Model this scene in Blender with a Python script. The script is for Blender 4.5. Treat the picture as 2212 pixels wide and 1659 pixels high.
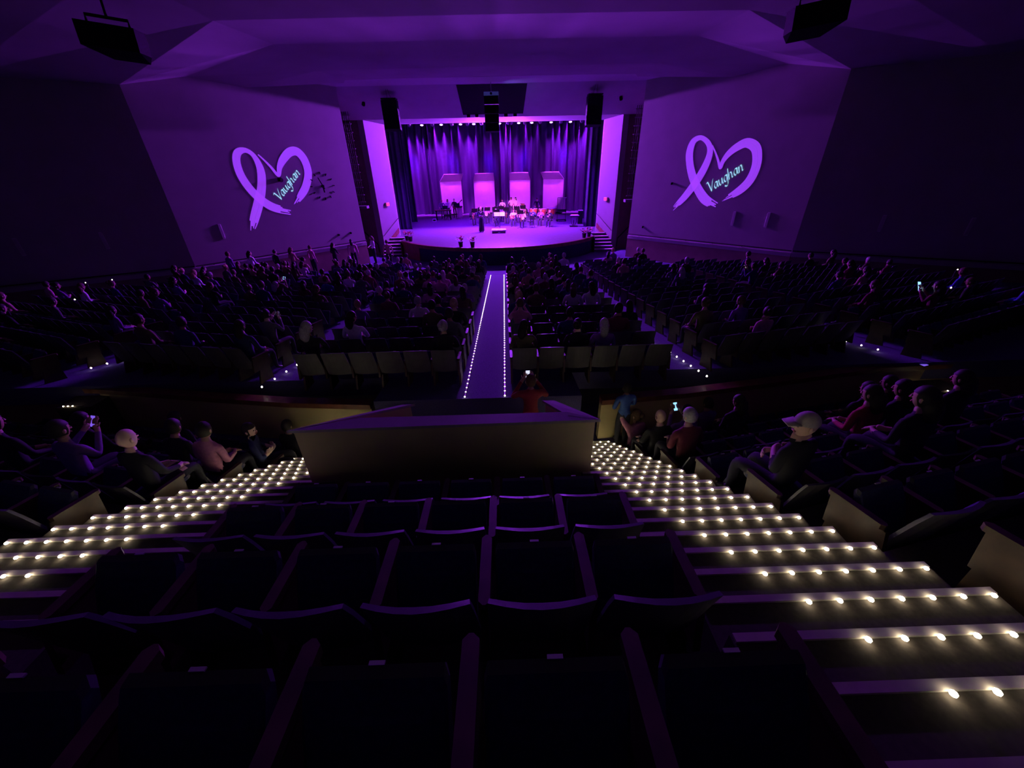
import bpy, math, random
from mathutils import Vector, Matrix, Euler
random.seed(7)
for o in list(bpy.data.objects): bpy.data.objects.remove(o)
SC = bpy.context.scene
COL = SC.collection
PI = math.pi

# ------------------------------------------------------------------ camera
cam_d = bpy.data.cameras.new('camera'); cam = bpy.data.objects.new('camera', cam_d); COL.objects.link(cam)
cam_d.sensor_width = 36.0; cam_d.lens = 828.23 / 2212 * 36.0; cam_d.clip_start = 0.05; cam_d.clip_end = 200
_p, _r, _y = math.radians(29.387), math.radians(-1.353), math.radians(.614)
_f = Vector((math.sin(_y) * math.cos(_p), math.cos(_y) * math.cos(_p), -math.sin(_p)))
_rt = Vector((math.cos(_y), -math.sin(_y), 0)); _up = _rt.cross(_f)
_x = math.cos(_r) * _rt + math.sin(_r) * _up; _yv = -math.sin(_r) * _rt + math.cos(_r) * _up
cam.matrix_world = Matrix(((_x.x, _yv.x, -_f.x, .431), (_x.y, _yv.y, -_f.y, 0), (_x.z, _yv.z, -_f.z, 4.971), (0, 0, 0, 1)))
SC.camera = cam

# ------------------------------------------------------------------ world, exposure
w = bpy.data.worlds.new('hall_ambient'); SC.world = w; w.use_nodes = True
w.node_tree.nodes['Background'].inputs[0].default_value = (.62, .38, .75, 1)
w.node_tree.nodes['Background'].inputs[1].default_value = .0011
SC.view_settings.view_transform = 'Standard'; SC.view_settings.look = 'None'
SC.view_settings.exposure = 0; SC.view_settings.gamma = 1; SC.view_settings.use_curve_mapping = False
try:
    SC.cycles.use_denoising = True; SC.cycles.use_light_tree = False
    SC.cycles.max_bounces = 4; SC.cycles.diffuse_bounces = 3; SC.cycles.glossy_bounces = 2
    SC.cycles.sample_clamp_indirect = 6.0; SC.cycles.use_adaptive_sampling = True; SC.cycles.adaptive_threshold = .06
except Exception: pass

# ------------------------------------------------------------------ stage lamps
VIO = (.17, .003, 1.0); PINK = (1.0, .17, .92); MAG = (.62, .07, 1.0); BLUE = (.10, .02, 1.0)
def spot(name, loc, target, power, color, angle, blend=.6, radius=.08):
    d = bpy.data.lights.new(name, 'SPOT'); d.energy = power; d.color = color
    d.spot_size = math.radians(angle); d.spot_blend = blend; d.shadow_soft_size = radius
    o = bpy.data.objects.new(name, d); COL.objects.link(o); o.location = loc
    o.rotation_euler = (Vector(target) - Vector(loc)).to_track_quat('-Z', 'Y').to_euler()
    return o
ELX = (-4.89, -3.59, -2.29, -1.40, .34, 1.63, 2.51, 3.82, 5.12)
for x in ELX:                                   # first electric: violet wash straight down and upstage
    spot('stage_wash_light', (x, 31.0, 7.5), (x * .98, 33.2, .8), 2300, VIO, 84, .8)
for i in range(7):                              # second electric: wash over the band
    x = -6 + 2 * i
    spot('stage_wash_light', (x, 37.2, 9.4), (x * .9, 37.4, .8), 1900, VIO, 72, .8)
rl = random.Random(3)
for i in range(30):                             # third electric: grazing light down the back drape
    x = -10.3 + .71 * i + rl.uniform(-.25, .25)
    spot('drape_light', (x, 44.12 + rl.uniform(-.1, .1), 9.75), (x + rl.uniform(-.3, .3), 44.75, 3.0), rl.choice((300, 2000, 4500, 7500)), (.40, .02, 1.0), 34, .9, .03)
for x in (-8.6, -4.6, -.9, 2.6, 6.6):           # blue beams on the drape
    spot('drape_light', (x - .3, 41.6, 10.4), (x, 44.5, 6.2), 5500, (.12, .0, 1.0), 15, 1.0, .05)
for x, tx, ty in ((-5.5, -1.3, 35.4), (-3.2, .3, 34.6), (-1, 1.4, 34.0), (1.2, 2.6, 34.4), (3.4, 3.7, 34.2), (5.5, 1.9, 38.6), (-4.4, -.2, 38.2)):   # front of house: pink on the band
    spot('front_light', (x, 12.6, 8.55), (tx, ty, 1.7), 52000, PINK, 7.5, 1.0, .06)
for x, tx in ((-5.2, -4.75), (-1.6, -1.45), (2.0, 2.15), (5.6, 5.4)):   # added spot for each shell panel, put in to brighten it
    spot('shell_fill_light', (x, 36.6, 9.5), (tx, 43.4, 2.6), 9500, (.50, .03, 1.0), 19, .6, .05)
for x, tx in ((-5.0, -4.55), (-2.0, -1.4), (1.6, 2.1), (4.6, 5.2)):   # added front-of-house spots to brighten the shell canopies
    spot('front_light', (x, 12.6, 8.6), (tx, 42.8, 4.0), 42000, (.50, .03, 1.0), 4.4, .8, .05)
for x in (-1.4, .34, 1.6):                     # added unseen spots behind the header, for violet spill on the house walls
    spot('house_spill_light', (x, 32.8, 7.2), (x * 1.5, 18.0, 2.6), 7600, (.34, .035, 1.0), 178, .25, .12)
for s, y in ((-1, 36.0), (1, 35.2)):            # added lamps hidden in the wings, to tint walls and ceiling violet
    spot('wing_spill_light', (s * 8.5, y, 4.4), (-s * 11.0, 22.5, 5.4), 430, (.42, .09, 1.0), 75, .7, .8)

# ------------------------------------------------------------------ materials
MATS = {}
def mat(name, color, rough=.7, metal=0, var=.12, scale=8, emit=None, strength=0, spec=.4, bump=0):
    if name in MATS: return MATS[name]
    m = bpy.data.materials.new(name); m.use_nodes = True; nt = m.node_tree
    b = nt.nodes['Principled BSDF']; b.inputs['Roughness'].default_value = rough
    b.inputs['Metallic'].default_value = metal; b.inputs['Specular IOR Level'].default_value = spec
    if var:
        tc = nt.nodes.new('ShaderNodeTexCoord'); n = nt.nodes.new('ShaderNodeTexNoise')
        n.inputs['Scale'].default_value = scale; n.inputs['Detail'].default_value = 3
        nt.links.new(tc.outputs['Object'], n.inputs['Vector'])
        r = nt.nodes.new('ShaderNodeValToRGB')
        r.color_ramp.elements[0].position = .3; r.color_ramp.elements[1].position = .7
        r.color_ramp.elements[0].color = tuple(c * (1 - var) for c in color) + (1,)
        r.color_ramp.elements[1].color = tuple(min(1, c * (1 + var)) for c in color) + (1,)
        nt.links.new(n.outputs['Fac'], r.inputs['Fac']); nt.links.new(r.outputs['Color'], b.inputs['Base Color'])
        if bump:
            bp = nt.nodes.new('ShaderNodeBump'); bp.inputs['Strength'].default_value = bump
            bp.inputs['Distance'].default_value = .01
            nt.links.new(n.outputs['Fac'], bp.inputs['Height']); nt.links.new(bp.outputs['Normal'], b.inputs['Normal'])
    else:
        b.inputs['Base Color'].default_value = tuple(color) + (1,)
    if emit:
        b.inputs['Emission Color'].default_value = tuple(emit) + (1,); b.inputs['Emission Strength'].default_value = strength
    MATS[name] = m; return m

M_wall = mat('plaster_wall', (.46, .43, .42), .85, scale=1.2, var=.05)
M_wains = mat('wainscot', (.30, .22, .15), .7, scale=2)
M_band = mat('pale_band', (.55, .52, .5), .7, var=.04)
M_ceil = mat('ceiling_plaster', (.42, .40, .39), .9, scale=.6, var=.07)
M_black = mat('black_paint', (.006, .006, .008), .8, var=.1, spec=.12)
M_blackm = mat('black_metal', (.012, .012, .014), .45, .3, var=.1)
M_carpet = mat('blue_carpet', (.085, .07, .19), .95, scale=60, var=.35, bump=.3)
M_conc = mat('dark_step_carpet', (.05, .04, .033), .9, scale=40, var=.25)
M_stagefl = mat('stage_boards', (.135, .115, .155), .38, scale=5, var=.18)
M_wood = mat('red_brown_wood', (.17, .06, .03), .45, scale=6, var=.3)
M_woodarm = mat('arm_wood', (.06, .034, .02), .5, scale=9, var=.3)
M_navyf = mat('navy_fascia', (.012, .012, .05), .8)
M_drape = mat('violet_drape', (.11, .07, .18), .8, var=0)
M_leg = mat('black_drape', (.035, .03, .06), .85, scale=3, var=.2)
M_shell = mat('shell_panel', (.72, .66, .66), .55, scale=1.5, var=.04)
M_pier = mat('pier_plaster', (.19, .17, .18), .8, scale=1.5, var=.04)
M_slot = mat('slot_brown', (.10, .055, .05), .85, scale=2)
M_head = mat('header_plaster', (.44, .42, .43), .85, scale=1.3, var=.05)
M_seat = mat('seat_navy_fabric', (.02, .022, .07), .8, scale=40, var=.25)
M_seatb = mat('seat_back_shell', (.10, .097, .09), .55, scale=6, var=.15)
M_edge = mat('seat_edge', (.05, .045, .065), .4, var=.1)
M_plate = mat('number_plate', (.6, .58, .6), .35, .6, var=0)
M_nos = mat('nosing_aluminium', (.5, .46, .4), .5, .2, var=.08, scale=20)
M_led = mat('led_lens', (1, .9, .7), .4, emit=(1.0, .86, .60), strength=24, var=0)
M_led2 = mat('led_lens_cool', (1, .9, .8), .4, emit=(1.0, .83, .80), strength=9, var=0)
M_led3 = mat('led_lens_dim', (1, .9, .7), .4, emit=(1.0, .88, .70), strength=9, var=0)
M_booth = mat('booth_cream', (.46, .40, .22), .8, scale=2, var=.08)
M_cap = mat('booth_cap_laminate', (.30, .26, .30), .22, scale=3, var=.08)
M_cream = mat('cream_wall', (.52, .44, .2), .8, scale=2, var=.06)
M_rail = mat('dark_rail', (.03, .02, .02), .5, var=.1)
M_white = mat('white_paint', (.8, .8, .8), .5, var=.03)
M_steel = mat('steel', (.5, .5, .52), .3, .9, var=.05)
M_brass = mat('brass', (.75, .5, .18), .28, .9, var=.05)
M_copper = mat('copper_bowl', (.62, .12, .05), .35, .2, var=.12)
M_paper = mat('paper', (.86, .86, .84), .7, var=.03)
M_terra = mat('dark_pot', (.03, .025, .03), .5)
M_leaf = mat('green_leaf', (.05, .1, .03), .6)
M_flower = mat('pink_flower', (.5, .06, .12), .6)
M_exit = mat('exit_red', (.8, .05, .08), .5, emit=(1, .05, .12), strength=1.1, var=0)
M_heart = mat('emissive_violet', (.4, .2, .8), .9, emit=(.30, .045, .80), strength=.92, var=0)  # projector light put into the logo's own emission
M_heart2 = mat('emissive_magenta', (.4, .2, .8), .9, emit=(.34, .03, .62), strength=.9, var=0)
M_text = mat('emissive_cyan', (.4, .8, .9), .9, emit=(.34, .72, .86), strength=.95, var=0)
M_screen = mat('phone_screen', (.2, .5, .9), .3, emit=(.28, .62, 1.0), strength=1.6, var=0)
M_screen2 = mat('phone_screen_violet', (.3, .2, .9), .3, emit=(.25, .12, .95), strength=.8, var=0)
M_screen3 = mat('phone_screen_white', (.8, .8, .9), .3, emit=(.75, .8, 1.0), strength=1.0, var=0)
M_phone = mat('phone_body', (.01, .01, .012), .3, var=0)

# ------------------------------------------------------------------ mesh helpers
class MB:
    def __init__(s): s.v = []; s.f = []; s.m = []
    def add(s, vs, fs, mi=0):
        n = len(s.v); s.v += [tuple(v) for v in vs]; s.f += [tuple(i + n for i in f) for f in fs]; s.m += [mi] * len(fs); return s
    def box(s, c, d, rot=None, mi=0, bev=0):
        x, y, z = d[0] / 2, d[1] / 2, d[2] / 2
        if bev:
            b = min(bev, x * .9, y * .9)
            ring = [(-x + b, -y), (x - b, -y), (x, -y + b), (x, y - b), (x - b, y), (-x + b, y), (-x, y - b), (-x, -y + b)]
            vs = [Vector((a, e, -z)) for a, e in ring] + [Vector((a, e, z)) for a, e in ring]
            fs = [tuple(range(7, -1, -1)), tuple(range(8, 16))] + [(i, (i + 1) % 8, 8 + (i + 1) % 8, 8 + i) for i in range(8)]
        else:
            vs = [Vector(p) for p in ((-x, -y, -z), (x, -y, -z), (x, y, -z), (-x, y, -z), (-x, -y, z), (x, -y, z), (x, y, z), (-x, y, z))]
            fs = [(0, 3, 2, 1), (4, 5, 6, 7), (0, 1, 5, 4), (1, 2, 6, 5), (2, 3, 7, 6), (3, 0, 4, 7)]
        if rot is not None:
            R = Euler(rot).to_matrix(); vs = [R @ v for v in vs]
        return s.add([v + Vector(c) for v in vs], fs, mi)
    def tube(s, pts, r, n=8, mi=0, cap=True):
        pts = [Vector(p) for p in pts]; rs = r if isinstance(r, (list, tuple)) else [r] * len(pts)
        vs = []; prev = None
        for i, p in enumerate(pts):
            t = (pts[min(i + 1, len(pts) - 1)] - pts[max(i - 1, 0)])
            t = t.normalized() if t.length > 1e-9 else Vector((0, 0, 1))
            a = prev - t * prev.dot(t) if prev is not None else None
            if a is None or a.length < 1e-4:
                a = t.cross(Vector((0, 0, 1)) if abs(t.z) < .9 else Vector((1, 0, 0)))
            a.normalize(); b = t.cross(a); prev = a
            vs += [p + rs[i] * (math.cos(k * 2 * PI / n) * a + math.sin(k * 2 * PI / n) * b) for k in range(n)]
        fs = [(i * n + k, i * n + (k + 1) % n, (i + 1) * n + (k + 1) % n, (i + 1) * n + k) for i in range(len(pts) - 1) for k in range(n)]
        if cap: fs += [tuple(range(n - 1, -1, -1)), tuple((len(pts) - 1) * n + k for k in range(n))]
        return s.add(vs, fs, mi)
    def lathe(s, prof, c=(0, 0, 0), n=16, mi=0):          # prof: (radius, z)
        vs = [(c[0] + r * math.cos(k * 2 * PI / n), c[1] + r * math.sin(k * 2 * PI / n), c[2] + z) for r, z in prof for k in range(n)]
        fs = [(i * n + k, i * n + (k + 1) % n, (i + 1) * n + (k + 1) % n, (i + 1) * n + k) for i in range(len(prof) - 1) for k in range(n)]
        fs += [tuple(range(n - 1, -1, -1)), tuple((len(prof) - 1) * n + k for k in range(n))]
        return s.add(vs, fs, mi)
    def ball(s, c, r, n=10, m=7, mi=0):
        rx, ry, rz = r if isinstance(r, (tuple, list)) else (r, r, r)
        vs = [(c[0], c[1], c[2] - rz)]
        for i in range(1, m):
            a = -PI / 2 + PI * i / m
            vs += [(c[0] + rx * math.cos(a) * math.cos(k * 2 * PI / n), c[1] + ry * math.cos(a) * math.sin(k * 2 * PI / n), c[2] + rz * math.sin(a)) for k in range(n)]
        vs.append((c[0], c[1], c[2] + rz)); t = len(vs) - 1
        fs = [(0, 1 + (k + 1) % n, 1 + k) for k in range(n)]
        fs += [(1 + (i - 1) * n + k, 1 + (i - 1) * n + (k + 1) % n, 1 + i * n + (k + 1) % n, 1 + i * n + k) for i in range(1, m - 1) for k in range(n)]
        fs += [(t, 1 + (m - 2) * n + k, 1 + (m - 2) * n + (k + 1) % n) for k in range(n)]
        return s.add(vs, fs, mi)
    def prism(s, poly, z0, z1, mi=0):                    # plan polygon (CCW) extruded in z; z may be per-vertex lists
        n = len(poly); a = z0 if isinstance(z0, (list, tuple)) else [z0] * n; b = z1 if isinstance(z1, (list, tuple)) else [z1] * n
        vs = [(p[0], p[1], a[i]) for i, p in enumerate(poly)] + [(p[0], p[1], b[i]) for i, p in enumerate(poly)]
        fs = [tuple(range(n - 1, -1, -1)), tuple(range(n, 2 * n))] + [(i, (i + 1) % n, n + (i + 1) % n, n + i) for i in range(n)]
        return s.add(vs, fs, mi)
    def mesh(s, name, mats, smooth=False):
        me = bpy.data.meshes.new(name); me.from_pydata(s.v, [], s.f)
        for m in (mats if isinstance(mats, (list, tuple)) else [mats]): me.materials.append(m)
        if any(s.m): me.polygons.foreach_set('material_index', s.m)
        if smooth: me.polygons.foreach_set('use_smooth', [True] * len(me.polygons))
        me.update(); return me
    def build(s, name, mats, parent=None, smooth=False): return link(name, s.mesh(name, mats, smooth), parent)

def link(name, data, parent=None):
    o = bpy.data.objects.new(name, data); COL.objects.link(o)
    if parent is not None: o.parent = parent
    return o
def tag(o, label=None, cat=None, group=None, kind=None):
    if label: o['label'] = label
    if cat: o['category'] = cat
    if group: o['group'] = group
    if kind: o['kind'] = kind
    return o
def struct(o): o['kind'] = 'structure'; return o
def empty(name, loc=(0, 0, 0), rz=0):
    o = bpy.data.objects.new(name, None); COL.objects.link(o); o.location = loc; o.rotation_euler = (0, 0, rz); o.empty_display_size = .1
    return o
def copy_tree(o, parent=None):
    c = o.copy(); COL.objects.link(c); c.parent = parent
    for ch in list(o.children): copy_tree(ch, c)
    return c
ORD = ['first', 'second', 'third', 'fourth', 'fifth', 'sixth', 'seventh', 'eighth', 'ninth', 'tenth', 'eleventh', 'twelfth', 'thirteenth',
       'fourteenth', 'fifteenth', 'sixteenth', 'seventeenth', 'eighteenth', 'nineteenth', 'twentieth', 'twenty-first', 'twenty-second']

def fz(y): return .1 * (19.6 - min(y, 21.6))            # raked main floor

# ================================================================== STRUCTURE
A, B, C = (8.3, 25.7), (14.4, 19.1), (22.4, 14.9)
# main floor (raked, then flat in front of the stage)
b = MB()
ys = [7.0, 21.6, 30.2]
for (xa, xb, y0) in ((-24, -2.0, 7.0), (-2.0, 1.75, 5.9), (1.75, 24, 7.0)):
    for ya, yb in ((y0, 21.6), (21.6, 30.2)):
        za, zb = fz(ya), fz(yb)
        b.add([(xa, ya, za - .4), (xb, ya, za - .4), (xb, yb, zb - .4), (xa, yb, zb - .4), (xa, ya, za), (xb, ya, za), (xb, yb, zb), (xa, yb, zb)],
              [(0, 3, 2, 1), (4, 5, 6, 7), (0, 1, 5, 4), (1, 2, 6, 5), (2, 3, 7, 6), (3, 0, 4, 7)])
b.box((0, 5.6, .1), (48, 3.4, .4))
floor = struct(b.build('floor', M_carpet))

# side walls: two folded segments each, with wainscot, pale band and hand rail
def seg_wall(name, pts, sgn):
    o = None
    b = MB()
    for (p, q) in zip(pts[:-1], pts[1:]):
        d = Vector((q[0] - p[0], q[1] - p[1], 0)).normalized(); n = Vector((d.y, -d.x, 0)) * .35
        if n.x * sgn < 0: n = -n
        b.prism([p, q, (q[0] + n.x, q[1] + n.y), (p[0] + n.x, p[1] + n.y)], -.6, 9.6)
    o = struct(b.build(name, M_wall))
    k = sgn
    for (p, q) in zip(pts[:-1], pts[1:]):
        d = Vector((q[0] - p[0], q[1] - p[1], 0)).normalized(); n = Vector((-d.y, d.x, 0))
        if n.x * sgn > 0: n = -n
        def strip(nm, z0, z1, t, m):
            bb = MB(); bb.prism([p, q, (q[0] + n.x * t, q[1] + n.y * t), (p[0] + n.x * t, p[1] + n.y * t)], z0, z1)
            bb.build(nm, m, o)
        strip('wainscot', -.6, .92, .05, M_wains)
        strip('pale_band', .92, 1.10, .07, M_band)
        bb = MB(); off = n * .13
        bb.tube([(p[0] + off.x, p[1] + off.y, 1.2), (q[0] + off.x, q[1] + off.y, 1.2)], .028, 8)
        L = (Vector(q) - Vector(p)).length; cnt = int(L / 1.6)
        for i in range(cnt + 1):
            t = (i + .5) / (cnt + 1); c = Vector((p[0] + (q[0] - p[0]) * t, p[1] + (q[1] - p[1]) * t, 1.18))
            bb.tube([c + off + Vector((0, 0, -.01)), c + Vector((0, 0, -.06))], .012, 6)
        bb.build('hand_rail', M_rail, o)
    return o
wall_r = seg_wall('wall_right', [A, B, C], 1)
wall_l = seg_wall('wall_left', [(-x, y) for x, y in (A, B, C)], -1)

# folded ceiling: flat middle, bent side facets
E_ = [(8.35, 25.7, 8.93), (9.0, 24.95, 8.93), (11.3, 22.45, 8.46), (12.85, 20.8, 8.62), (14.4, 19.1, 8.12), (18.2, 17.1, 8.15), (22.6, 14.8, 8.15), (24.5, 8, 8.2), (24.5, -3, 8.3)]
I_ = [(7.2, 25.7, 8.97), (7.2, 24.95, 8.97), (7.4, 21.2, 8.80), (7.6, 18.0, 8.98), (7.8, 15.0, 8.86), (8.0, 12.0, 9.0), (8.0, 9.0, 9.0), (8.0, 3, 9.0), (8.0, -3, 9.0)]
b = MB()
for s in (1, -1):
    base = len(b.v)
    vs = [(s * x, y, z) for x, y, z in I_] + [(s * x, y, z) for x, y, z in E_]
    n = len(I_)
    fs = [(i, i + 1, n + i + 1, n + i) if s > 0 else (i, n + i, n + i + 1, i + 1) for i in range(n - 1)]
    b.add(vs, fs)
vs = [(-x, y, z) for x, y, z in I_] + [(0, y, z + .02) for x, y, z in I_] + [(x, y, z) for x, y, z in I_]
n = len(I_)
b.add(vs, [(i, i + 1, n + i + 1, n + i) for i in range(n - 1)] + [(n + i, n + i + 1, 2 * n + i + 1, 2 * n + i) for i in range(n - 1)])
# roof slab above, so that no light leaks in
b.prism([(-25, -3), (25, -3), (25, 26.2), (-25, 26.2)], 9.62, 9.8)
ceiling = struct(b.build('ceiling', M_ceil))
# pale lip along the front edge of the ceiling
b = MB(); b.prism([(-9.1, 24.0), (9.1, 24.0), (8.4, 25.72), (-8.4, 25.72)], [8.935, 8.935, 8.925, 8.925], [8.96, 8.96, 8.95, 8.95]); struct(b.build('trim_1', mat('ceiling_lip', (.62, .58, .6), .7, var=.04)))

# sloped header over the proscenium, its soffit, the piers and the slots beside them
def zh(y): return 8.94 - .47 * (y - 25.7)
b = MB()
b.add([(-9.6, 25.6, 8.97), (9.6, 25.6, 8.97), (9.6, 28.35, zh(28.35)), (-9.6, 28.35, zh(28.35)),
       (-9.6, 29.95, 7.60), (9.6, 29.95, 7.60), (9.6, 30.2, 7.60), (-9.6, 30.2, 7.60), (-9.6, 30.2, 9.6), (9.6, 30.2, 9.6), (-9.6, 25.6, 9.6), (9.6, 25.6, 9.6)],
      [(0, 1, 2, 3), (3, 2, 5, 4), (4, 5, 6, 7), (7, 6, 9, 8), (8, 9, 11, 10), (10, 11, 1, 0), (0, 3, 4, 7, 8, 10), (1, 11, 9, 6, 5, 2)])
header = struct(b.build('wall_header', M_head))
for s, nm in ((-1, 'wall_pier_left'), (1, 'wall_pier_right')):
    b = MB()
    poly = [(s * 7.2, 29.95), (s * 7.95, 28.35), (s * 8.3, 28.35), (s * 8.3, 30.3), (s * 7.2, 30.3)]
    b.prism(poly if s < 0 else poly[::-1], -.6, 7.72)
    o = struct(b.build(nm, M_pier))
    # hand rail and wooden skirting board that climb with the stage steps
    d = Vector((s * .75, -1.6, 0)).normalized(); n = Vector((-s * abs(d.y), -abs(d.x), 0))
    P0 = Vector((s * 7.2, 29.95, 0)); P1 = Vector((s * 7.95, 28.35, 0))
    bb = MB(); bb.tube([P0 + n * .09 + Vector((0, 0, 2.0)), P1 + n * .09 + Vector((0, 0, 1.05))], .022, 6)
    for t in (.15, .85):
        q = P0.lerp(P1, t); z = 2.0 - .95 * t
        bb.tube([q + n * .09 + Vector((0, 0, z)), q + Vector((0, 0, z - .05))], .012, 6)
    bb.build('hand_rail', M_rail, o)
    bb = MB(); q0, q1 = P0 + n * .03, P1 + n * .03
    bb.add([q0 + Vector((0, 0, 1.05)), q1 + Vector((0, 0, .1)), q1 + Vector((0, 0, .42)), q0 + Vector((0, 0, 1.37)), P0 + Vector((0, 0, 1.05)), P1 + Vector((0, 0, .1)), P1 + Vector((0, 0, .42)), P0 + Vector((0, 0, 1.37))],
           [(0, 1, 2, 3), (3, 2, 6, 7), (0, 4, 5, 1), (1, 5, 6, 2), (0, 3, 7, 4)])
    bb.build('skirting_board', M_wood, o)
    # the dark slot behind the side wall
    b = MB()
    b.prism([(s * 8.0, 28.36), (s * 10.6, 28.36), (s * 10.6, 28.6), (s * 8.0, 28.6)][::(1 if s > 0 else -1)], -.6, 9.2)
    b.prism([(s * 10.4, 24.4), (s * 10.6, 24.4), (s * 10.6, 28.4), (s * 10.4, 28.4)][::(1 if s > 0 else -1)], -.6, 9.2)
    so = struct(b.build('wall_slot_left' if s < 0 else 'wall_slot_right', M_slot))
    # grille of bars with lighting positions and a ledge
    g = empty('slot_grille', (s * 8.95, 27.6, 0))
    tag(g, 'dark metal bar grille in the wall slot %s of the stage' % ('left' if s < 0 else 'right'), 'grille')
    bar = MB().box((0, 0, 5.6), (.025, .025, 5.0)).mesh('bar', M_blackm)
    for i in range(9):
        q = link('bar', bar, g); q.location = (s * (-.42 + .115 * i), 0, 0)
    rung = MB().box((0, 0, 0), (1.0, .05, .05)).mesh('rung', mat('grille_rung', (.16, .12, .14), .6))
    for i in range(12):
        q = link('rung', rung, g); q.location = (0, -.02, 3.25 + .42 * i)
    MB().box((0, 0, 2.95), (1.15, .5, .16)).build('ledge', mat('ledge_paint', (.12, .10, .11), .7), g)
    for i, z in enumerate((3.35, 3.75, 4.15, 4.55)):
        l = MB(); l.tube([(s * .18, -.15, z), (s * -.02, -.42, z - .12)], [.09, .11], 10)
        l.box((s * .2, -.12, z + .02), (.06, .2, .26)); l.build('lantern', M_black, g)
    # dark diagonal stair rail at the foot of the slot
    r = MB(); r.tube([(s * 8.35, 28.2, .55), (s * 9.6, 27.9, 2.0)], .045, 6); r.tube([(s * 8.35, 28.2, .0), (s * 8.35, 28.2, .55)], .03, 6)
    r.tube([(s * 9.3, 27.97, .0), (s * 9.3, 27.97, 1.65)], .03, 6)
    tag(r.build('stair_rail', M_black), 'black sloping stair rail at the foot of the %s wall slot' % ('left' if s < 0 else 'right'), 'railing')
    # exit sign
    ex = empty('exit_sign', (s * 7.56, 29.12, 2.98), -s * math.radians(65))
    tag(ex, 'small glowing red exit sign on the pier %s of the stage' % ('left' if s < 0 else 'right'), 'exit sign')
    MB().box((0, -.06, 0), (.32, .1, .22)).build('housing', M_white, ex)
    MB().box((0, -.115, 0), (.29, .012, .19)).build('lit_face', M_exit, ex)

# stage house: floor, dark walls
def arc_pts(n=26):
    out = []
    for i in range(n + 1):
        x = -6.55 + 13.1 * i / n
        out.append((x, 31.72 - math.sqrt(7.72 ** 2 - x * x)))
    return out
arc = arc_pts()
b = MB(); b.prism(arc + [(6.55, 29.2), (7.2, 29.2), (7.2, 30.2), (13.5, 30.2), (13.5, 46.5), (-13.5, 46.5), (-13.5, 30.2), (-7.2, 30.2), (-7.2, 29.2), (-6.55, 29.2)], .70, .82)
stage_floor = struct(b.build('floor_stage', M_stagefl))
b = MB()
b.box((0, 46.6, 6), (27.4, .2, 12)); b.box((-13.6, 38.4, 6), (.2, 16.6, 12)); b.box((13.6, 38.4, 6), (.2, 16.6, 12)); b.box((0, 38.4, 12.1), (27.4, 16.6, .2))
b.box((-10.4, 30.4, 6), (6.2, .2, 12)); b.box((10.4, 30.4, 6), (6.2, .2, 12)); b.box((0, 30.4, 10.6), (20, .2, 3.2))
struct(b.build('wall_stage_house', mat('stage_black', (.015, .014, .02), .9)))
# apron fascia and its wooden edge
b = MB()
inner = [(x * .985, y + .1) for x, y in arc]
b.prism(arc + inner[::-1], -.25, .70); fas = b.build('apron_fascia', M_navyf)
tag(fas, 'curved dark navy front of the stage apron', 'stage front')
out = [(x * 1.006, y - .035) for x, y in arc]
b = MB(); b.prism(out + inner[::-1], .62, .825); b.build('wooden_edge', M_wood, fas)
pan = [p for p in arc if p[0] < -4.95]
b = MB(); b.prism([(x * 1.004, y - .025) for x, y in pan] + [(x * .99, y + .05) for x, y in pan][::-1], -.22, .64); b.build('wooden_panel', M_wood, fas)
MB().box((-6.55, 28.3, .25), (.06, 2.0, .98)).build('side_panel', M_wood, fas)
MB().box((6.55, 28.3, .25), (.06, 2.0, .98)).build('side_panel', M_navyf, fas)

# stage steps, one flight at either end of the apron
for s in (-1, 1):
    st = empty('stage_steps', (s * 7.1, 27.4, -.2))
    tag(st, 'short flight of steps with pale nosings up to the stage on the %s' % ('left' if s < 0 else 'right'), 'steps')
    for i in range(6):
        y = .30 * i; z = .17 * (i + 1)
        x1 = s * (7.95 if y < .95 else 7.95 - .75 * (y - .95) / 1.6) - s * 7.1 - s * .02
        x0 = s * 6.6 - s * 7.1; cx, wd = (x0 + x1) / 2, abs(x1 - x0)
        e = MB().box((cx, y + .15, z / 2), (wd, .30, z)).build('step', mat('step_dark', (.07, .05, .09), .8), st)
        MB().box((cx, y + .09, z + .006), (wd * .94, .18, .014)).build('nosing', mat('pale_nosing', (.8, .78, .8), .5, var=.03), e)

# ------------------------------------------------------------------ raked upper tier: platforms, stairs
PHI = math.radians(12)
ROWZ = [3.60, 3.12, 2.66, 2.19, 1.69]
def rowy(k): return .55 + .75 * (k - 1)
tier = struct(empty('floor_upper_tier'))
for k in range(0, 5):
    yc = rowy(k)
    MB().box((-.22, yc - .07, ROWZ[k] / 2 - .2), (3.0, .75, ROWZ[k] + .4)).build('platform', M_conc, tier)
def sidez(k): return 3.19 - .48 * (k - 1)
SIDE = {}
for s in (1, -1):
    for k in range(-1, 9):
        yc = rowy(k); z = sidez(k)
        x0 = 2.93 - .107 * (yc - 1.152) if s > 0 else -3.76 + .107 * (yc - 1.152)
        c = Vector((x0, yc, 0)); u = Vector((math.cos(PHI) * s, math.sin(PHI), 0)); v = Vector((-math.sin(PHI) * s, math.cos(PHI), 0))
        L = 8.2
        poly = [c - v * .44, c - v * .44 + u * L, c + v * .31 + u * L, c + v * .31]
        poly = [(p.x, p.y) for p in poly]
        MB().prism(poly if s > 0 else poly[::-1], -.3, z).build('platform', M_conc, tier)
        SIDE[(s, k)] = (c, u, v, z)

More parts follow.
